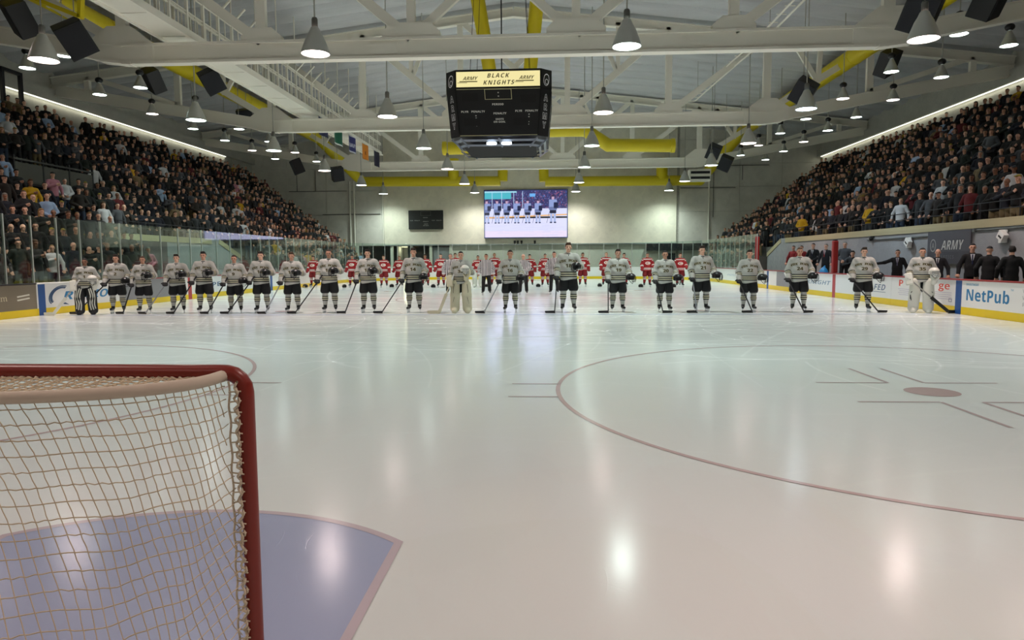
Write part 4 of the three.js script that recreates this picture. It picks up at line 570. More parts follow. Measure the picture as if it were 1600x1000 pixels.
function pose(kind) {
  const J = { neck: [0, 1.53, 0.0], head: [0, 1.66, 0.012], hipL: [0.1, 0.93, 0], hipR: [-0.1, 0.93, 0], knL: [0.135, 0.5, 0.03], knR: [-0.135, 0.5, 0.03], anL: [0.15, 0.12, -0.026], anR: [-0.15, 0.12, -0.026], toeL: [0.18, 0.05, 0.14], toeR: [-0.18, 0.05, 0.14], shL: [0.205, 1.395, -0.01], shR: [-0.205, 1.395, -0.01] };
  const arms = { chest: [[0.33, 1.15, 0.02], [0.2, 1.14, 0.25], [-0.3, 1.13, -0.01], [-0.31, 0.91, 0.13]], hip: [[0.33, 1.13, -0.03], [0.31, 0.99, 0.2], [-0.3, 1.13, -0.01], [-0.31, 0.91, 0.13]], side: [[0.31, 1.14, -0.02], [0.33, 0.9, 0.06], [-0.31, 1.14, -0.02], [-0.33, 0.9, 0.06]], clasp: [[0.31, 1.13, 0.0], [0.06, 0.97, 0.2], [-0.31, 1.13, 0.0], [-0.04, 0.98, 0.21]], heart: [[0.3, 1.13, -0.01], [0.31, 0.89, 0.06], [-0.34, 1.16, 0.06], [0.03, 1.27, 0.19]], point: [[0.31, 1.14, -0.02], [0.33, 0.9, 0.06], [-0.42, 1.3, 0.05], [-0.68, 1.26, 0.12]] }[kind];
  [J.elL, J.wrL, J.elR, J.wrR] = arms; return J;
}
const mixJ = (J, dy) => { const o = {}; for (const k in J) o[k] = [J[k][0], J[k][1] + dy, J[k][2]]; return o; };
// shapes of one kind of figure; every skater or spectator shares them
const shapeCache = {};
function skaterShapes(kind) {
  if (shapeCache[kind]) return shapeCache[kind];
  const J = pose(kind), S = { J };
  const bare = kind === 'side' || kind === 'clasp' || kind === 'heart';
  S.body = paintedBody([solid(bodyPrims(J), 0.03, 0.03), headGeo(J.head, 0.0075, true), ...(bare ? ['L', 'R'].map((s) => solid(hand(J['wr' + s], sub(J['wr' + s], J['el' + s])), 0.009, 0.008)) : [])]);
  S.slacks = solid([['c', [0.09, 0.92, 0], [0.13, 0.5, 0.025], 0.115, 0.085], ['c', [-0.09, 0.92, 0], [-0.13, 0.5, 0.025], 0.115, 0.085], ['c', [0.13, 0.5, 0.025], [0.15, 0.12, -0.01], 0.085, 0.075], ['c', [-0.13, 0.5, 0.025], [-0.15, 0.12, -0.01], 0.085, 0.075], ['e', [0, 0.93, 0], [0.18, 0.12, 0.14]]], 0.026, 0.015, (x, y) => Math.max(0.09 - y, y - 1.0));
  S.hair = [hairGeo(J.head, 0.011, 'full'), hairGeo(J.head, 0.011, 'short')];
  const torso = [['c', [0, 1.33, -0.005], [0, 1.12, 0.01], 0.165, 0.168, 1.3, 0.95], ['c', [0, 1.12, 0.01], [0, 0.82, 0.015], 0.168, 0.185, 1.28, 0.98], ['c', [-0.14, 1.41, -0.01], [0.14, 1.41, -0.01], 0.1, 0.1], ['c', [0, 1.47, -0.02], [0, 1.5, -0.015], 0.085, 0.07]];
  const arm = (s) => [['c', J['sh' + s], J['el' + s], 0.098, 0.088], ['c', J['el' + s], J['wr' + s], 0.09, 0.078]];
  const fold = (x, y, z) => 0.006 * Math.sin(y * 34 + x * 21) * Math.sin(z * 17 + x * 9);
  const f0 = field([...torso, ...arm('L'), ...arm('R')], 0.05);
  const [lo, hi] = boundsOf([...torso, ...arm('L'), ...arm('R')]);
  S.jersey = jerseyUV(netMesh((x, y, z) => Math.max(f0(x, y, z) + fold(x, y, z), 0.80 + 0.02 * Math.sin(x * 9) - y), lo, hi, 0.02), J);
  S.pants = solid([['c', [0.09, 0.92, 0], [0.135, 0.58, 0.025], 0.135, 0.135], ['c', [-0.09, 0.92, 0], [-0.135, 0.58, 0.025], 0.135, 0.135], ['e', [0, 0.92, 0], [0.2, 0.12, 0.15]]], 0.024, 0.012, (x, y) => Math.max(0.5 - y, y - 0.98));
  S.socks = [1, -1].map((s) => { const g = solid([['c', [s * 0.135, 0.54, 0.025], [s * 0.142, 0.34, 0.0], 0.083, 0.085], ['c', [s * 0.142, 0.34, 0.0], [s * 0.15, 0.16, -0.02], 0.083, 0.06]], 0.02, 0.03, (x, y) => 0.15 - y), h = g.toNonIndexed(), p = h.attributes.position, uv = new Float32Array(p.count * 2); for (let i = 0; i < p.count; i++) { uv[2 * i] = 0.5; uv[2 * i + 1] = (p.getY(i) - 0.1) / 0.5; } h.setAttribute('uv', new THREE.BufferAttribute(uv, 2)); return h; });
  S.boots = [1, -1].map((s) => solid([['c', [s * 0.15, 0.21, -0.03], [s * 0.152, 0.1, -0.025], 0.056, 0.05], ['c', [s * 0.155, 0.075, -0.03], [s * 0.185, 0.06, 0.14], 0.045, 0.036]], 0.016, 0.04, (x, y) => 0.028 - y));
  S.blades = [1, -1].map((s) => join([bar(V(s * 0.153, 0.012, -0.09), V(s * 0.187, 0.012, 0.17), 0.03, 0.036, V(0, 1, 0)), bar(V(s * 0.151, -0.052, -0.1), V(s * 0.189, -0.052, 0.18), 0.006, 0.06, V(0, 1, 0))]));
  S.gloves = ['L', 'R'].map((s) => { const w = J['wr' + s], d = sub(w, J['el' + s]), L = Math.hypot(...d), u = d.map((v) => v / L); return solid([['c', w.map((v, i) => v - u[i] * 0.05), w.map((v, i) => v + u[i] * 0.02), 0.078, 0.062], ...hand(w, d, 1.25, 1.45)], 0.015, 0.014); });
  return shapeCache[kind] = S;
}
// ---- looks
const skins = [0xc99a82, 0xb98970, 0xd8ab92, 0x8a5f48].map((c) => new THREE.MeshStandardMaterial({ color: c, vertexColors: true, roughness: 0.6 }));
const hairs = [0x2a1d14, 0x17110d, 0x4a3422, 0x6e6a64, 0x7a5a34].map((c) => mat(c, { roughness: 0.85 }));
function bands(g, w, y0, list) { let y = y0; for (const [c, h] of list) { g.fillStyle = c; g.fillRect(0, y, w, h); y += h; } }
const BK = '#0e0e10', CR = '#cfc9ae', GY = '#adaca6';
function jerseyTexture(number, letters = 'WEST POINT') {
  return tex(512, 512, (g) => {
    const Y = (y) => 512 - 512 * (0.125 + 0.875 * (y - 0.7) / 0.85), m = 512 * 0.875 / 0.85, X = (x) => (x + 0.4) / 0.8 * 256;
    g.fillStyle = GY; g.fillRect(0, 0, 512, 512);
    bands(g, 512, Y(1.02), [[BK, 0.03 * m], [CR, 0.028 * m], [BK, 0.03 * m], [CR, 0.028 * m], [BK, 0.03 * m]]);
    for (const cx of [X(0), 512 - X(0)]) {
      const back = cx > 256; g.textAlign = 'center'; g.textBaseline = 'alphabetic';
      if (!back) { g.save(); g.font = 'bold 40px serif'; const str = letters, R = 120, step = 0.155; [...str].forEach((ch, i) => { const a = (i - (str.length - 1) / 2) * step; g.save(); g.translate(cx + Math.sin(a) * R, Y(1.29) + R - Math.cos(a) * R); g.rotate(a); g.strokeStyle = '#8c7a3c'; g.lineWidth = 3; g.strokeText(ch, 0, 0); g.fillStyle = '#26241c'; g.fillText(ch, 0, 0); g.restore(); }); g.restore(); }
      g.save(); g.translate(cx, back ? Y(1.08) : Y(1.135)); g.scale(0.8, 1); g.font = `bold ${back ? 130 : 62}px sans-serif`; g.strokeStyle = '#8c7a3c'; g.lineWidth = 4; g.strokeText(number, 0, 0); g.fillStyle = '#201e18'; g.fillText(number, 0, 0); g.restore();
    }
    g.fillStyle = '#1c1b19'; g.fillRect(X(-0.05), Y(1.5), X(0.05) - X(-0.05), 0.02 * m); g.fillRect(X(-0.008), Y(1.49), X(0.008) - X(-0.008), 0.06 * m);
    g.fillStyle = GY; g.fillRect(0, 450, 512, 62); let x = 300; for (const [c, w] of [[BK, 20], [CR, 18], [BK, 20], [CR, 18], [BK, 20]]) { g.fillStyle = c; g.fillRect(x, 450, w, 62); x += w; }
    g.fillStyle = '#1c1b19'; g.font = 'bold 10px sans-serif';
  });
}
const clothMat = (map) => new THREE.MeshStandardMaterial({ map, roughness: 0.85 });
const sockHome = clothMat(tex(16, 256, (g) => { g.fillStyle = '#b4b2ac'; g.fillRect(0, 0, 16, 256); bands(g, 16, 92, [[BK, 14], [CR, 16], [BK, 14], [CR, 16], [BK, 14]]); }));
const blackCloth = mat(0x101013, { roughness: 0.8 }), bootMat = mat(0x17171a, { roughness: 0.45 }), holderMat = mat(0xc9ccd0, { roughness: 0.35 }), gloveMat = mat(0x121214, { roughness: 0.7 });
function skater(label, x, z, h, turn, o) {
  const S = skaterShapes(o.kind), t = thing(o.name ?? 'person', label, 'person', [x, 0, z], turn, o.group), k = h / 1.895; t.scale.setScalar(k);
  const up = (m) => { m.position.y = SKATE; return m; };
  up(part('body', S.body, o.skin ?? skins[0], t)); if (!o.bald) up(part('hair', S.hair[o.hairStyle ?? 0], o.hair ?? hairs[0], t));
  up(part('jersey', S.jersey, o.jersey, t)); up(part(o.trousers ? 'trousers' : 'hockey_pants', o.trousers ? S.slacks : S.pants, o.pants ?? blackCloth, t));
  if (!o.pads) S.socks.forEach((g) => up(part('sock', g, o.sock ?? sockHome, t)));
  [0, 1].forEach((i) => { const b = up(part('skate', S.boots[i], bootMat, t)); part('blade', S.blades[i], holderMat, b); });
  if (!o.noGloves) S.gloves.forEach((g) => up(part('glove', g, o.glove ?? gloveMat, t)));
  return t;
}
// stick from a point in the hand to the heel on the ice; blade lies along ±x
function stick(label, grip, heel, side, o = {}) {
  const t = thing(o.name ?? 'hockey_stick', label, 'hockey stick', [heel.x, 0, heel.z], 0, o.group), a = grip.clone().sub(heel.clone().setY(0)), dir = a.clone().sub(V(0, 0.05, 0)).normalize(), top = V(0, 0.05, 0).add(dir.clone().multiplyScalar(o.length ?? a.length() + 0.22));
  const split = V(0, 0.05, 0).add(dir.clone().multiplyScalar((o.length ?? a.length() + 0.22) - 0.22));
  part('shaft', bar(V(0, 0.05, 0), split, 0.032, 0.022), o.shaft ?? M.dark, t); part('grip_tape', bar(split, top, 0.036, 0.026), o.tape ?? mat(0xd8d8d4, { roughness: 0.8 }), t);
  const s = new THREE.Shape(); const w = o.wide ?? 0.07, L = o.blade ?? 0.3; s.moveTo(-0.02, 0.0); s.lineTo(L * 0.9, 0.0); s.quadraticCurveTo(L + 0.02, 0.01, L, w * 0.9); s.lineTo(L * 0.5, w); s.lineTo(0.01, w * 1.1); s.closePath();
  const g = new THREE.ExtrudeGeometry(s, { depth: 0.012, bevelEnabled: true, bevelSize: 0.003, bevelThickness: 0.003, bevelSegments: 1 }).rotateY(side < 0 ? PI - 0.25 : 0.25).translate(0, 0.012, 0); part('blade', g, o.bladeMat ?? M.black, t);
  if (o.paddle) part('paddle', bar(V(0, 0.06, 0), V(0, 0.05, 0).add(dir.clone().multiplyScalar(0.62)), 0.09, 0.024, V(0, 0, 1)), o.paddleMat ?? M.dark, t);
  return t;
}
const helmetShell = solid([['e', [0, 0, 0], [0.115, 0.1, 0.14]], ['e', [0, -0.03, -0.03], [0.112, 0.1, 0.11]]], 0.014, 0.03, (x, y, z) => Math.max(-0.075 - y, Math.min(z - 0.02, -(y + 0.0) + 0.01)));
function helmet(label, at, turn, group, white) {
  const t = thing(white ? 'goalie_mask' : 'hockey_helmet', label, 'helmet', [at.x, at.y, at.z], turn, group);
  t.scale.setScalar(1.18); const m = white ? mat(0xd9d6cc, { roughness: 0.35 }) : mat(0x0d0d0f, { roughness: 0.3 });
  part('shell', helmetShell, m, t); const bars = []; for (let i = -3; i <= 3; i++) bars.push(tube([V(i * 0.028, 0.01, 0.125 - Math.abs(i) * 0.008), V(i * 0.026, -0.06, 0.14 - Math.abs(i) * 0.01), V(i * 0.02, -0.13, 0.11)], 0.004, 8, 5)); for (const y of [-0.02, -0.065, -0.11]) bars.push(tube([V(-0.09, y, 0.07), V(0, y, 0.145), V(0.09, y, 0.07)], 0.004, 10, 5)); part('cage', join(bars), white ? M.chrome : mat(0x2a2a2c, { roughness: 0.35, metalness: 0.6 }), t);
  part('chin_strap', tube([V(-0.1, -0.05, 0), V(0, -0.17, 0.06), V(0.1, -0.05, 0)], 0.007, 12, 5), M.rubber, t);
}
// ---------------------------------------------------------------- the home team in line on the near blue line
// [number, x, z, height, turn, pose, stick heel offset, blade side, look]
const team = [
  ['2', -11.91, -19.0, 1.91, 0.35, 'hip', -1.05, -1], ['4', -11.02, -19.0, 1.86, 0.3, 'chest', -0.42, -1], ['5', -9.9, -19.0, 1.91, 0.3, 'chest', -0.8, -1], ['7', -9.01, -19.0, 1.99, 0.25, 'chest', -0.78, -1], ['9', -8.01, -19.0, 1.88, 0.22, 'hip', -0.68, -1], ['10', -7.14, -19.0, 1.98, 0.2, 'chest', -0.9, -1], ['11', -6.14, -19.0, 1.95, 0.15, 'chest', -0.7, -1], ['12', -4.97, -19.1, 2.04, 0.12, 'chest', -0.95, -1], ['13', -3.72, -19.1, 2.03, 0.1, 'chest', -0.62, -1], ['14', -2.26, -19.1, 2.06, 0.05, 'hip', -0.92, -1],
  ['16', 0.79, -19.1, 1.98, 0.0, 'hip', -0.78, -1], ['18', 2.6, -19.1, 2.19, 0.02, 'chest', -0.43, -1], ['19', 4.13, -19.1, 1.98, 0.05, 'hip', -0.33, -1], ['20', 5.57, -19.1, 1.93, 0.05, 'hip', -0.12, 1], ['21', 6.69, -19.1, 2.06, 0.1, 'hip', -0.22, -1], ['22', 8.13, -19.1, 1.93, -0.1, 'hip', -0.02, -1], ['24', 9.63, -19.1, 2.0, -0.2, 'hip', 0.0, 1], ['29', 11.54, -19.1, 1.98, -0.22, 'hip', 0.25, 1]];
const numberWord = { 2: 'two', 4: 'four', 5: 'five', 7: 'seven', 9: 'nine', 10: 'ten', 11: 'eleven', 12: 'twelve', 13: 'thirteen', 14: 'fourteen', 16: 'sixteen', 18: 'eighteen', 19: 'nineteen', 20: 'twenty', 21: 'twenty-one', 22: 'twenty-two', 24: 'twenty-four', 29: 'twenty-nine' };
const hairWords = ['dark brown', 'black', 'mid brown', 'grey', 'fair'];
team.forEach(([n, x, z, h, turn, kind, dx, side], i) => {
  const k = h / 1.895, jersey = clothMat(jerseyTexture(n));
  skater(`hockey player wearing number ${numberWord[n]} in a grey and black striped jersey, head bare`, x, z, h, turn, { kind, jersey, skin: skins[i % 3], hair: hairs[[0, 2, 0, 1, 0][i % 5]], hairStyle: i % 3 === 1 ? 1 : 0, group: 'grey-jersey team standing in line' });
  const J = pose(kind), place = (p) => V(p[0] * k, (p[1] + SKATE) * k, p[2] * k).applyAxisAngle(V(0, 1, 0), turn).add(V(x, 0, z));
  const w = place([J.wrR[0], J.wrR[1] - 0.07, J.wrR[2] + 0.05]);
  stick(`hockey stick held in the lowered glove of player number ${numberWord[n]}`, w, V(x + dx, 0, z + 0.5), side, { shaft: i % 4 === 2 ? mat(0x8a8d92, { roughness: 0.4 }) : M.dark, group: 'sticks of the grey-jersey team', tape: i > 14 ? mat(0xd8d8d4, { roughness: 0.8 }) : M.dark });
  const hp = kind === 'chest' ? place([J.wrL[0] - 0.01, J.wrL[1] + 0.03, J.wrL[2] + 0.12]) : place([J.wrL[0] + 0.02, J.wrL[1] - 0.02, J.wrL[2] + 0.16]);
  helmet(`black hockey helmet with cage held by player number ${numberWord[n]}`, hp, turn + (kind === 'chest' ? -0.9 : 0.6), 'helmets of the grey-jersey team');
});
// goalies with leg pads, blocker and catching glove
function padGeo(s) { return solid([['c', [s * 0.17, 0.88, 0.11], [s * 0.175, 0.55, 0.15], 0.115, 0.125, 1.2, 0.62], ['c', [s * 0.175, 0.55, 0.15], [s * 0.19, 0.14, 0.09], 0.125, 0.12, 1.2, 0.62], ['c', [s * 0.19, 0.12, 0.1], [s * 0.2, 0.06, 0.2], 0.1, 0.07, 1.2, 0.8]], 0.02, 0.03, (x, y) => 0.0 - y); }
const padShapes = [padGeo(1), padGeo(-1)];
function goalie(label, n, x, z, h, turn, o) {
  const k = h / 1.895, t = skater(label, x, z, h, turn, { kind: o.kind, jersey: clothMat(jerseyTexture(n)), skin: skins[o.skin ?? 0], hair: hairs[1], hairStyle: 1, pads: true, noGloves: true, group: undefined, pants: o.pants });
  padShapes.forEach((g, i) => { const s = i ? -1 : 1, p = part('leg_pad', g, o.pad, t); const front = (pts, r) => tube(pts.map(([a, b]) => V(s * (0.175 + a * (s > 0 ? 1 : 1)), b, (b > 0.55 ? 0.15 - (b - 0.55) * 0.12 : 0.15 - (0.55 - b) * 0.15) + 0.078 - a * a * 2.2)), r, 24, 6); for (const pts of o.stripes) part('pad_stripe', front(pts, o.stripeR ?? 0.011), o.stripe, p); });
  const J = pose(o.kind); const pw = (p) => V(p[0], p[1] + SKATE, p[2]);
  const b = part('blocker', rbox(0.2, 0.36, 0.09, 0.035), o.glove, t); b.position.copy(pw([J.wrR[0] - 0.02, J.wrR[1] - 0.02, J.wrR[2] + 0.05])); b.rotation.set(-0.3, -0.2, 0.12);
  const c = part('catching_glove', solid([['e', [0, 0, 0], [0.13, 0.15, 0.075]], ['c', [-0.12, 0.06, 0.02], [-0.1, 0.16, 0.05], 0.045, 0.035], ['c', [0.02, -0.12, 0], [0.03, -0.2, -0.03], 0.07, 0.075]], 0.018, 0.04, (x, y, z) => -(Math.hypot(x / 0.1, y / 0.115, (z - 0.09) / 0.07) - 1) * 0.07), o.glove, t); c.position.copy(pw([J.wrL[0], J.wrL[1], J.wrL[2] + 0.05])); c.rotation.set(0.1, -0.2, -0.3);
  const place = (p) => V(p[0] * k, (p[1] + SKATE) * k, p[2] * k).applyAxisAngle(V(0, 1, 0), turn).add(V(x, 0, z));
  stick(o.stickLabel, place([J.wrR[0] + 0.02, J.wrR[1] - 0.05, J.wrR[2] + 0.1]), V(x + o.dx, 0, z + 0.5), o.side, { paddle: true, blade: 0.4, wide: 0.09, shaft: o.shaft, bladeMat: o.bladeMat, paddleMat: o.paddleMat });
  helmet(o.maskLabel, place([J.wrL[0] - 0.05, J.wrL[1] + 0.12, J.wrL[2] + 0.16]), turn + 0.3, undefined, true);
}
const creamPad = mat(0xcbc3a8, { roughness: 0.55 }), whitePad = mat(0xd6d6cb, { roughness: 0.5 });
goalie('bare-headed goaltender in black leg pads with cream swirls, beside the blue board stripe', '1', -12.6, -18.5, 1.8, 0.4, { kind: 'hip', pad: mat(0x17171a, { roughness: 0.5 }), stripe: whitePad, stripes: [[[-0.07, 0.86], [-0.02, 0.62], [-0.05, 0.35], [-0.02, 0.12]], [[-0.02, 0.88], [0.05, 0.62], [0.01, 0.38], [0.05, 0.14]], [[0.06, 0.86], [0.1, 0.6], [0.08, 0.35], [0.1, 0.2]]], stripeR: 0.019, glove: whitePad, dx: -0.75, side: -1, shaft: mat(0xa5a5a0), bladeMat: whitePad, paddleMat: whitePad, skin: 3, stickLabel: 'pale goaltender stick reaching to the blue board stripe', maskLabel: 'white goaltender mask in the catching glove of the black-padded goaltender' });
goalie('goaltender in cream leg pads with thin black lines standing mid-line before the officials', '30', -0.75, -19.0, 1.95, 0.05, { kind: 'chest', pad: creamPad, stripe: M.black, stripes: [[[0.02, 0.88], [0.05, 0.66], [0.02, 0.5], [0.1, 0.18]]], stripeR: 0.007, glove: creamPad, dx: -0.62, side: -1, shaft: creamPad, bladeMat: creamPad, paddleMat: creamPad, stickLabel: 'cream goaltender stick held upright beside the cream leg pads', maskLabel: 'pale goaltender mask held before the chest mid-line' });
goalie('goaltender in white leg pads standing by the adverts of the bench boards', '35', 13.1, -18.8, 1.96, -0.35, { kind: 'hip', pad: whitePad, stripe: M.black, stripes: [[[0.07, 0.62], [0.1, 0.5], [0.08, 0.36]], [[0.09, 0.6], [0.105, 0.5], [0.1, 0.4]]], stripeR: 0.012, glove: whitePad, dx: 0.55, side: 1, shaft: mat(0x8a8a86), bladeMat: M.black, paddleMat: M.black, stickLabel: 'black-bladed goaltender stick angled toward the blue board stripe by the benches', maskLabel: 'white goaltender mask held by the white-padded goaltender' });
// ---------------------------------------------------------------- visitors in red and the officials
const RD = '#9c1d22', redTex = tex(512, 512, (g) => {
  const Y = (y) => 512 - 512 * (0.125 + 0.875 * (y - 0.7) / 0.85), m = 512 * 0.875 / 0.85; g.fillStyle = RD; g.fillRect(0, 0, 512, 512); bands(g, 512, Y(0.97), [['#d8d2cc', 0.045 * m], [RD, 0.03 * m], ['#d8d2cc', 0.03 * m]]); g.fillStyle = '#cfc6c0'; g.fillRect(0, Y(1.46), 512, 0.05 * m);
  g.fillStyle = '#e2d9d0'; g.beginPath(); g.arc(128, Y(1.22), 46, 0, 7); g.fill(); g.strokeStyle = '#b3382c'; g.lineWidth = 13; g.beginPath(); g.arc(130, Y(1.22), 23, 0.7, 5.5); g.stroke(); g.fillStyle = '#d8d2cc'; g.font = 'bold 120px sans-serif'; g.textAlign = 'center'; g.fillText('8', 384, Y(1.1));
  g.fillStyle = RD; g.fillRect(0, 450, 512, 62); g.fillStyle = '#d8d2cc'; g.fillRect(300, 450, 70, 62); g.fillRect(20, 450, 40, 62);
});
const redJersey = clothMat(redTex), redPants = mat(0x7d161b, { roughness: 0.8 }), redSock = clothMat(tex(16, 256, (g) => { g.fillStyle = '#8f1a1f'; g.fillRect(0, 0, 16, 256); bands(g, 16, 60, [['#d8d2cc', 26], ['#8f1a1f', 20], ['#d8d2cc', 26]]); })), redGlove = mat(0x8a1a1e, { roughness: 0.7 });
[[-14.62 + 1.6, -40.6, 2.02, 'hip'], [-10.39, -40.2, 2.06, 'hip'], [-8.35, -40, 2.02, 'side'], [-7.5, -40.6, 1.98, 'hip'], [-5.73, -39.9, 2.06, 'side'], [-4.72, -39.7, 2.08, 'hip'], [-3.85, -39.9, 2.12, 'side'], [-1.47, -40.4, 2.12, 'hip'], [0.72, -40.4, 2.02, 'side'], [1.68, -40, 2.06, 'hip'], [3.99, -40.3, 2.1, 'side'], [5.42, -40.2, 2.12, 'hip'], [6.5, -40.2, 2.06, 'side'], [7.75, -39, 2.06, 'hip'], [9.64, -38.8, 2.02, 'hip']].forEach(([x, z, h, kind], i) => {
  skater('visiting hockey player in red jersey with round white emblem behind the officials', x, z, h, rr(-0.1, 0.1), { kind, jersey: redJersey, pants: redPants, sock: redSock, glove: redGlove, skin: skins[i % 3], hair: hairs[[0, 1, 2, 4][i % 4]], hairStyle: i % 2, group: 'red-jersey visiting team in line' });
  if (kind === 'hip') helmet('red-team helmet lying on the ice beside a visiting player', V(x - 0.42, 0.1, z + 0.4), rr(-1, 1), 'visiting helmets on the ice');
});
{ // visiting goaltender
  const x = -2.45, z = -39.9, t = skater('visiting goaltender in red jersey and white leg pads behind the officials', x, z, 1.98, 0, { kind: 'hip', jersey: redJersey, pants: redPants, pads: true, glove: whitePad, skin: skins[1], hair: hairs[0], hairStyle: 1 });
  padShapes.forEach((g) => part('leg_pad', g, whitePad, t));
}
const refTex = tex(512, 512, (g) => { g.fillStyle = '#d6d6d8'; g.fillRect(0, 0, 512, 512); g.fillStyle = '#16161a'; for (let x = 4; x < 512; x += 22) g.fillRect(x, 0, 10, 450); for (let x = 0; x < 512; x += 36) g.fillRect(x, 450, 16, 62); });
const refShirt = clothMat(refTex);
[[-2.75, -30.4, 2.0, 'side', 0.25], [-1.01, -30.1, 1.97, 'side', 0], [0.75, -30.0, 1.95, 'clasp', -0.1], [2.2, -30.6, 2.06, 'side', -0.15]].forEach(([x, z, h, kind, turn], i) => skater('official in a black and white striped shirt and black trousers', x, z, h, turn, { kind, jersey: refShirt, trousers: true, pads: true, noGloves: true, skin: skins[i % 3], hair: hairs[[3, 2, 1, 0][i]], hairStyle: 1, bald: i === 2, group: 'officials standing behind the grey team' }));

// ---------------------------------------------------------------- stands
const ROWS = 11, rowX = (i) => 16.95 + 0.8 * i, rowY = (i) => 2.4 + 0.58 * i;
for (const sx of [-1, 1]) {
  const st = struct('grandstand', sx < 0 ? 'stepped concrete grandstand facing the team benches' : 'stepped concrete grandstand rising behind the team benches');
  for (let i = 0; i < ROWS; i++) { part('tier', span(sx * (rowX(i) - 0.4), sx * (i === ROWS - 1 ? HX : rowX(i) + 0.42), rowY(i) - 0.7, rowY(i), EZ + 0.6, BZ - 0.1), M.concrete, st); part('bench', span(sx * (rowX(i) + 0.14), sx * (rowX(i) + 0.38), rowY(i) + 0.38, rowY(i) + 0.43, -59, -8), i < 4 ? M.gold : mat(0x2d2a22), st); }
  const wallTop = 2.9, face = M.wallGrey, wx = 16.5;
  const runs = sx < 0 ? [[-26.5, -34.4]] : [[6, -41.2]];
  for (const [z0, z1] of runs) {
    part('front_wall', metricUV(span(sx * wx, sx * (wx + 0.2), 0, wallTop - 0.28, z0, z1), 0.25), face, st); part('cream_band', span(sx * (wx - 0.05), sx * (wx + 0.22), wallTop - 0.28, wallTop, z0, z1), M.band, st);
    for (let z = z0; z > z1; z -= 2) part('rail_post', rod(V(sx * (wx + 0.1), wallTop, z), V(sx * (wx + 0.1), wallTop + 0.55, z), 0.02, 6), M.dark, st); for (const y of [0.3, 0.55]) part('rail', rod(V(sx * (wx + 0.1), wallTop + y, z0), V(sx * (wx + 0.1), wallTop + y, z1), 0.02, 6), M.dark, st);
    const s = new THREE.Shape([[0, 0], [0, wallTop], [1.0, wallTop], [3.6, 2.0], [3.6, 0]].map(([a, b]) => new THREE.Vector2(a, b))); part('ramp_wall', new THREE.ExtrudeGeometry(s, { depth: 0.2, bevelEnabled: false }).rotateY(PI / 2).translate(sx < 0 ? -wx - 0.2 : wx, 0, z1), face, st);
    part('ramp_band', bar(V(sx * (wx + 0.1), wallTop - 0.12, z1 - 0.9), V(sx * (wx + 0.1), 1.9, z1 - 3.6), 0.27, 0.26, V(0, 1, 0)), M.band, st);
  }
  if (sx < 0) for (const z of [-26.5]) part('return_wall', metricUV(span(-16.5, -14.4, 0, 2.5, z - 0.1, z + 0.1), 0.25), face, st);
  const low = sx < 0 ? [[4, -26.4], [-38.2, -58.5]] : [[-45, -58.5]];
  for (const [z0, z1] of low) for (let k = 1; k <= 3; k++) part('tier', span(sx * (rowX(0) - 0.75 * k - 0.38), sx * (rowX(0) - 0.75 * k + 0.4), 0, rowY(0) - 0.62 * k, z0, z1), M.concrete, st);
}
{ const p = struct('bench_platform', 'low rubber-covered platform of the team benches'); part('deck', span(14.05, 16.45, 0, 0.18, -12, -29.5), M.rubber, p); part('deck', span(14.05, 16.45, 0, 0.5, -29.6, -38), M.rubber, p); part('bench', span(15.3, 15.6, 0.55, 0.6, -13, -29), M.gold, p); for (const z of [-14, -18, -22, -26]) part('bench_leg', box(0.06, 0.38, 0.2, 15.45, 0.37, z), M.dark, p); }
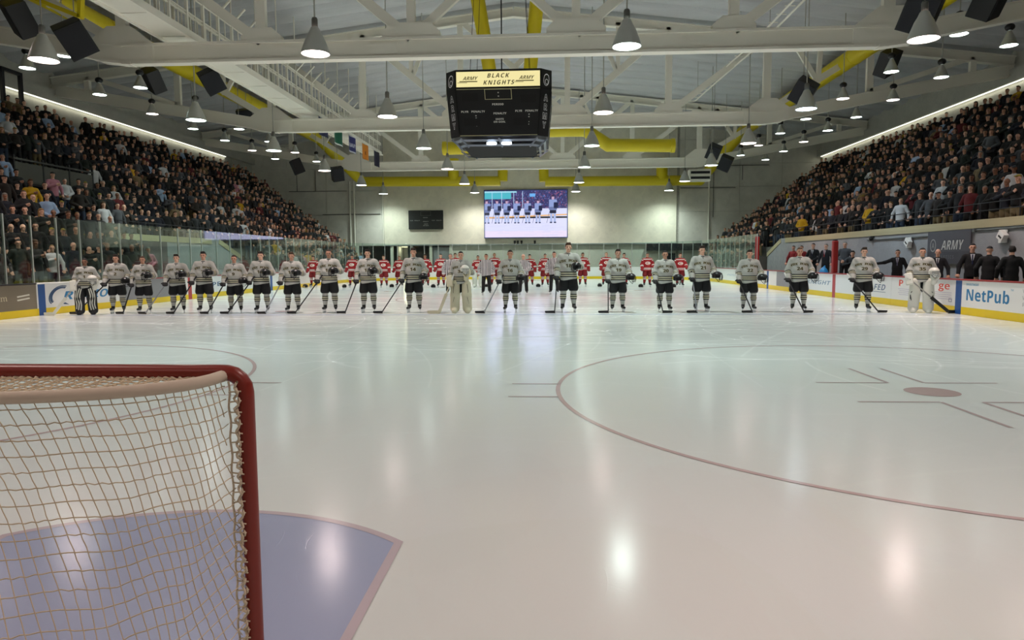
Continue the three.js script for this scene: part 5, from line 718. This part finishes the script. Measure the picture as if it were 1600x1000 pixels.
{ // sign and fittings on the wall behind the benches
  const s = thing('wall_sign', 'dark grey ARMY banner on the wall behind the benches', 'sign', [16.42, 2.0, -23.5]);
  part('panel', new THREE.BoxGeometry(0.03, 1.2, 2.7), mat(0x56565c, { roughness: 0.8 }), s);
  part('print', new THREE.PlaneGeometry(2.66, 1.16).rotateY(-PI / 2).translate(-0.018, 0, 0), new THREE.MeshStandardMaterial({ roughness: 0.8, map: tex(512, 224, (g, w, h) => { g.fillStyle = '#55555b'; g.fillRect(0, 0, w, h); g.fillStyle = '#4a4a50'; g.fillRect(0, 140, w, 84); g.save(); g.transform(1, 0, -0.2, 1, 40, 0); g.font = 'bold 92px sans-serif'; g.lineWidth = 8; g.strokeStyle = '#2f2f33'; g.strokeText('ARMY', 160, 128); g.fillStyle = '#bdbcb8'; g.fillText('ARMY', 160, 128); g.restore(); g.strokeStyle = '#a09f9b'; g.lineWidth = 7; g.beginPath(); g.ellipse(70, 95, 34, 42, 0, 0, 7); g.stroke(); g.fillStyle = '#8d8c88'; g.font = 'bold 50px sans-serif'; g.fillText('A', 54, 114); g.strokeStyle = '#6b6b70'; g.lineWidth = 2; g.fillStyle = '#68686d'; g.font = 'bold 34px sans-serif'; g.fillText('A T H L E T I C S', 90, 190); }) }), s);
  for (const [z, y, l] of [[-26.1, 2.25, 'white hooded wall box between the ARMY banner and the centre line'], [-20.3, 2.3, 'white hooded wall box above the near bench coaches']]) { const b = thing('wall_box', l, 'wall box', [16.3, y, z]); part('plate', rbox(0.04, 0.42, 0.4, 0.01, 0.14, 0, -0.2), M.board, b); part('hood', new THREE.BoxGeometry(0.16, 0.26, 0.3).rotateX(0.6), M.board, b); part('slot', new THREE.BoxGeometry(0.02, 0.05, 0.16).rotateX(0.6).translate(-0.085, -0.02, 0), M.rubber, b); }
  const c = thing('wall_conduit', 'thin dark pipe running along the grey wall behind the benches', 'pipe'); part('pipe', rod(V(16.45, 2.55, -10), V(16.45, 2.55, -22), 0.03, 8), M.darkAlu, c); part('pipe', rod(V(16.45, 2.45, -24.9), V(16.45, 2.45, -30), 0.03, 8), M.darkAlu, c); part('bracket', box(0.08, 0.12, 0.12, 16.43, 2.55, -22), M.darkAlu, c);
  const d = thing('wall_camera', 'small dark dome camera under the cream band behind the benches', 'camera', [16.38, 2.5, -29.5]); part('mount', box(0.14, 0.06, 0.1, 0.05, 0.08, 0), M.dark, d); part('dome', new THREE.SphereGeometry(0.1, 14, 10), M.black, d);
}
{ const p = thing('camera_platform', 'dark railed platform with grey panels high in the stand facing the benches', 'platform', [-20.2, rowY(4) + 0.2, -27.0]); for (let i = 0; i < 3; i++) part('panel', box(0.05, 0.75, 1.5, 0.6, 0.45, -1.6 + i * 1.6), mat(0x55554f, { roughness: 0.9 }), p); for (const y of [0.05, 0.95]) part('rail', box(0.08, 0.07, 4.9, 0.6, y, 0), mat(0x3f3f3b), p); for (let i = 0; i < 4; i++) part('post', box(0.07, 1.2, 0.07, 0.6, 0.5, -2.4 + i * 1.6), M.dark, p); part('deck', box(1.2, 0.1, 4.9, 0, -0.02, 0), M.dark, p); const f = thing('door_frame', 'tall dark metal frame at the top of the stand facing the benches', 'frame', [-25.2, rowY(10), -31.8]); for (const z of [-0.6, 0.6]) part('upright', box(0.16, 3.1, 0.16, 0, 1.55, z), M.dark, f); part('lintel', box(0.16, 0.16, 1.36, 0, 3.1, 0), M.dark, f); }

// ---------------------------------------------------------------- spectators
const fanPoses = ['clasp', 'side', 'heart'], poseWords = { clasp: 'hands clasped', side: 'arms lowered', heart: 'hand on heart', point: 'one arm stretched out' };
const fan = {};
function fanShapes(kind, hs, fine) {
  const key = kind + hs + (fine ? 1 : 0); if (fan[key]) return fan[key];
  const J = pose(kind), S = {}, base = fan[kind + (fine ? 1 : 0)] ??= (() => {
    const b = {}; const torso = [['c', [0, 1.33, 0], [0, 1.1, 0.01], 0.138, 0.14, 1.25, 0.9], ['c', [0, 1.1, 0.01], [0, 0.84, 0.01], 0.14, 0.145, 1.25, 0.95], ['c', [-0.15, 1.41, -0.01], [0.15, 1.41, -0.01], 0.08, 0.08], ['c', [0, 1.46, -0.02], [0, 1.5, -0.015], 0.072, 0.066]];
    const arms = ['L', 'R'].flatMap((s) => { const sh = [J['sh' + s][0] * 0.9, J['sh' + s][1], J['sh' + s][2]]; return [['c', sh, J['el' + s], 0.075, 0.065], ['c', J['el' + s], J['wr' + s], 0.064, 0.05]]; });
    b.coat = solid([...torso, ...arms], fine ? 0.024 : 0.042, 0.04, (x, y) => 0.80 - y);
    b.trousers = solid([['c', [0.085, 0.9, 0], [0.11, 0.48, 0.02], 0.105, 0.078], ['c', [-0.085, 0.9, 0], [-0.11, 0.48, 0.02], 0.105, 0.078], ['c', [0.11, 0.48, 0.02], [0.12, 0.08, -0.01], 0.076, 0.066], ['c', [-0.11, 0.48, 0.02], [-0.12, 0.08, -0.01], 0.076, 0.066]], fine ? 0.03 : 0.05, 0.02, (x, y) => Math.max(0.04 - y, y - 0.95));
    b.shoes = solid([['c', [0.12, 0.045, -0.04], [0.13, 0.035, 0.14], 0.042, 0.035], ['c', [-0.12, 0.045, -0.04], [-0.13, 0.035, 0.14], 0.042, 0.035]], 0.032, 0.01, (x, y) => -y);
    b.body = paintedBody([solid([['c', [0, 1.36, 0], [0, 0.95, 0], 0.1, 0.1], ['c', [0, 1.4, 0], [0, 1.55, 0], 0.06, 0.052], ...['L', 'R'].flatMap((s) => [['c', J['sh' + s].map((v, i) => i ? v : v * 0.85), J['el' + s], 0.042, 0.036], ['c', J['el' + s], J['wr' + s], 0.035, 0.026], ['c', [s === 'L' ? 0.085 : -0.085, 0.93, 0], [s === 'L' ? 0.11 : -0.11, 0.48, 0.02], 0.07, 0.05], ['c', [s === 'L' ? 0.11 : -0.11, 0.48, 0.02], [s === 'L' ? 0.12 : -0.12, 0.08, -0.01], 0.048, 0.034]])], 0.05, 0.03), headGeo(J.head, fine ? 0.009 : 0.016, fine), ...['L', 'R'].map((s) => solid(hand(J['wr' + s], sub(J['wr' + s], J['el' + s]), 1.15), fine ? 0.01 : 0.017, 0.008))]);
    return b; })();
  Object.assign(S, base); S.hair = hs === 'bald' ? null : hairGeo(J.head, fine ? 0.011 : 0.019, hs); return fan[key] = S;
}
const coats = [['black coat', 0x0b0b0c, 36], ['charcoal jacket', 0x18191c, 14], ['navy jacket', 0x10131f, 12], ['dark brown jacket', 0x1e1712, 8], ['dark green jacket', 0x141c15, 5], ['grey sweater', 0x45464a, 6], ['white top', 0xb9b9bb, 3.5], ['gold jacket', 0xb8900f, 1.3], ['tan coat', 0x6e5d42, 1.5], ['dark red jacket', 0x561519, 4], ['pale blue shirt', 0x8fa6c4, 1.5], ['pink top', 0xa86f7c, 1]];
const slacks = [['black trousers', 0x121214, 5], ['blue jeans', 0x2b3648, 4], ['khaki trousers', 0x6b5d42, 2], ['grey trousers', 0x3c3d40, 2]];
const hairStyles = ['short', 'short', 'full', 'long', 'cap', 'bald'], hairName = { short: 'short', full: 'thick', long: 'long' };
const weighted = (a) => { let s = 0; for (const c of a) s += c[2]; let r = rnd() * s; for (const c of a) { r -= c[2]; if (r <= 0) return c; } return a[0]; };
const cloth = (c) => mat(c, { roughness: 0.9 }), capMat = [0x15151a, 0x8a7a20, 0x30343c].map((c) => mat(c, { roughness: 0.8 }));
const seats = [];
const aisles = { '-1': [-35.5, -46.5, -24.5], 1: [-27.5, -39, -50] };
for (const sx of [-1, 1]) {
  const row = (x, y, z0, z1, i) => { for (let z = z0; z > z1; z -= rr(0.58, 0.72)) { if (i >= 0 && aisles[sx].some((a) => Math.abs(z - a) < 0.6)) continue; if (rnd() < 0.05) continue; if (sx < 0 && i >= 3 && i <= 5 && z > -30 && z < -24) continue; seats.push([sx * (x + rr(-0.1, 0.12)), y, z + rr(-0.05, 0.05), sx, i]); } };
  for (let i = 0; i < ROWS; i++) row(rowX(i), rowY(i), sx < 0 ? -15 - i * 1.0 : -14 - i * 1.0, -58.4, i);
  const low = sx < 0 ? [[-14.5, -25.9], [-38.5, -58]] : [[-45.2, -58]];
  for (const [z0, z1] of low) for (let k = 1; k <= 3; k++) row(rowX(0) - 0.75 * k, rowY(0) - 0.62 * k, z0, z1, -k);
}
camera.updateMatrixWorld(true); camera.updateProjectionMatrix();
const inFrame = (p) => { const q = p.clone().project(camera); return q.z < 1 && Math.abs(q.x) < 1.0 && Math.abs(q.y) < 1.0; };
const people = seats.map(([x, y, z, sx, i]) => { const d = Math.hypot(x - 2.08, z - 2.48); return { x, y, z, sx, i, d, seen: inFrame(V(x, y + 1.6, z)) }; }).sort((a, b) => (b.seen - a.seen) || a.d - b.d);
const skinMats = skins, crowdRest = [];
people.forEach((p, n) => {
  const coat = weighted(coats), leg = weighted(slacks), hs = pick(hairStyles), kind = pick(fanPoses), hi = Math.floor(rnd() * 5), h = rr(1.62, 1.86) / 1.76, turn = p.sx < 0 ? 1.0 + rr(-0.3, 0.3) : -1.0 + rr(-0.3, 0.3), skin = Math.floor(rnd() * 9) % 4;
  const q = { ...p, coat, leg, hs, kind, hi, h, turn, skin };
  if (n >= 290) { crowdRest.push(q); return; }
  const S = fanShapes(kind, hs), head = hs === 'cap' ? 'in a cap' : hs === 'bald' ? 'with shaved head' : `with ${hairName[hs]} ${hairWords[hi]} hair`;
  const label = `spectator ${head}, ${coat[0]}, ${leg[0]}, ${poseWords[kind]}, ${p.sx < 0 ? 'facing' : 'behind'} benches`;
  const t = thing('person', label, 'person', [p.x, p.y, p.z], turn, label.replace('spectator', 'spectators')); t.scale.setScalar(h);
  part('body', S.body, skinMats[skin], t); if (S.hair) part(hs === 'cap' ? 'cap' : 'hair', S.hair, hs === 'cap' ? capMat[hi % 3] : hairs[hi], t); part('coat', S.coat, cloth(coat[1]), t); part('trousers', S.trousers, cloth(leg[1]), t); part('shoes', S.shoes, M.rubber, t);
});
{
  const crowd = thing('crowd', 'dense dark crowd of standing spectators filling the far seats of both stands', 'crowd', [0, 0, 0], 0, undefined, 'stuff');
  const m4 = new THREE.Matrix4(), qt = new THREE.Quaternion(), col = new THREE.Color();
  for (const kind of fanPoses) for (const hs of ['short', 'full', 'long', 'cap', 'bald']) {
    const list = crowdRest.filter((p) => p.kind === kind && p.hs === hs); if (!list.length) continue; const S = fanShapes(kind, hs);
    const inst = (name, geo, m, color) => { if (!geo) return; const im = shadow(new THREE.InstancedMesh(geo, m, list.length)); im.name = name; list.forEach((p, i) => { m4.compose(V(p.x, p.y, p.z), qt.setFromAxisAngle(V(0, 1, 0), p.turn), V(p.h, p.h, p.h)); im.setMatrixAt(i, m4); im.setColorAt(i, col.set(color(p))); }); crowd.add(im); };
    const white = new THREE.MeshStandardMaterial({ color: 0xffffff, roughness: 0.9 });
    inst('bodies', S.body, new THREE.MeshStandardMaterial({ color: 0xffffff, roughness: 0.6, vertexColors: false }), (p) => [0xc99a82, 0xb98970, 0xd8ab92, 0x8a5f48][p.skin]); inst('hair', S.hair, white, (p) => hs === 'cap' ? [0x15151a, 0x8a7a20, 0x30343c][p.hi % 3] : [0x2a1d14, 0x17110d, 0x4a3422, 0x6e6a64, 0x7a5a34][p.hi]); inst('coats', S.coat, white, (p) => p.coat[1]); inst('trousers', S.trousers, white, (p) => p.leg[1]);
  }
}
// ---------------------------------------------------------------- people at the benches
function bencher(label, x, y, z, h, turn, o) {
  const S = fanShapes(o.kind ?? 'side', o.hs ?? 'short', true), t = thing('person', label, 'person', [x, y, z], turn); t.scale.setScalar(h / 1.76);
  part('body', S.body, skins[o.skin ?? 0], t); if (S.hair) part(o.hs === 'cap' ? 'cap' : 'hair', S.hair, o.hs === 'cap' ? capMat[0] : hairs[o.hair ?? 0], t); const c = part('coat', S.coat, cloth(o.coat), t); part('trousers', S.trousers, cloth(o.leg ?? 0x121214), t); part('shoes', S.shoes, M.rubber, t);
  if (o.shirt) { const tri = new THREE.Shape([[-0.055, 0], [0.055, 0], [0, -0.3]].map(([a, b]) => new THREE.Vector2(a, b))); part('shirt', new THREE.ExtrudeGeometry(tri, { depth: 0.03, bevelEnabled: false }).rotateX(-0.04).translate(0, 1.475, 0.103), cloth(o.shirt), t); part('tie', new THREE.ExtrudeGeometry(new THREE.Shape([[-0.014, 0], [0.014, 0], [0.02, -0.26], [0, -0.3], [-0.02, -0.26]].map(([a, b]) => new THREE.Vector2(a, b))), { depth: 0.034, bevelEnabled: false }).rotateX(-0.04).translate(0, 1.46, 0.106), cloth(o.tie ?? 0x15182a), t); }
}
bencher('bench official in a dark red jacket beside another in red', 15.0, 0.5, -35.4, 1.8, -0.8, { coat: 0x6d161b, hair: 1 }); bencher('man in a dark red jacket next to the suited men by the red post', 15.0, 0.5, -34.2, 1.78, -0.7, { coat: 0x7a1a1f, hair: 0 });
bencher('tall man in black suit and white shirt at the far bench', 15.0, 0.5, -32.6, 1.86, -0.7, { coat: 0x101014, shirt: 0xc9c9cc, hair: 1, kind: 'clasp' }); bencher('suited man with pale tie close to the red padded post', 15.0, 0.5, -31.0, 1.8, -0.9, { coat: 0x14141a, shirt: 0xb9b9c0, tie: 0x8a2a2a, hair: 3 });
bencher('coach in a grey coat just past the red padded post', 15.0, 0.5, -28.9, 1.84, -0.7, { coat: 0x35363a, hair: 3, kind: 'clasp' }); bencher('person in a black coat holding a camera beside the grey-coated coach', 14.8, 0.18, -27.6, 1.74, -0.6, { coat: 0x101012, hs: 'full', kind: 'heart' });
bencher('suited coach with one arm stretched out between number twenty-nine and the white-padded goaltender', 15.0, 0.18, -24.2, 1.74, -0.5, { coat: 0x0f0f13, shirt: 0xa9a9b4, tie: 0x55566a, hair: 0, kind: 'point' }); bencher('bald coach in a dark suit and white shirt behind the white-padded goaltender', 15.0, 0.18, -21.5, 1.72, -0.5, { coat: 0x17171c, shirt: 0xc9c9cc, hs: 'bald', kind: 'side' });
bencher('coach in black suit, white shirt and dark tie by the blue board stripe', 15.0, 0.18, -19.6, 1.86, -0.45, { coat: 0x0c0c10, shirt: 0xd0d0d4, tie: 0x141c3a, hair: 1 }); bencher('person in a bulky black jacket and cap at the near bench', 14.9, 0.18, -18.6, 1.76, 2.4, { coat: 0x0c0c0e, hs: 'cap', kind: 'side' }); bencher('person in a black jersey turned away at the near bench end', 14.9, 0.18, -17.6, 1.74, 2.7, { coat: 0x0e0e10, hs: 'full', hair: 1, kind: 'side' });
{ const b = thing('bag', 'bright blue plastic bag resting on the bench by the centre line', 'bag', [14.5, 0.5, -29.9]); part('sack', solid([['e', [0, 0.35, 0], [0.22, 0.38, 0.2]], ['c', [0, 0.68, 0], [0.05, 0.8, 0], 0.06, 0.03]], 0.03, 0.05, (x, y) => -y), mat(0x1f7fb8, { roughness: 0.4 }), b); }

renderer.render(scene, camera);
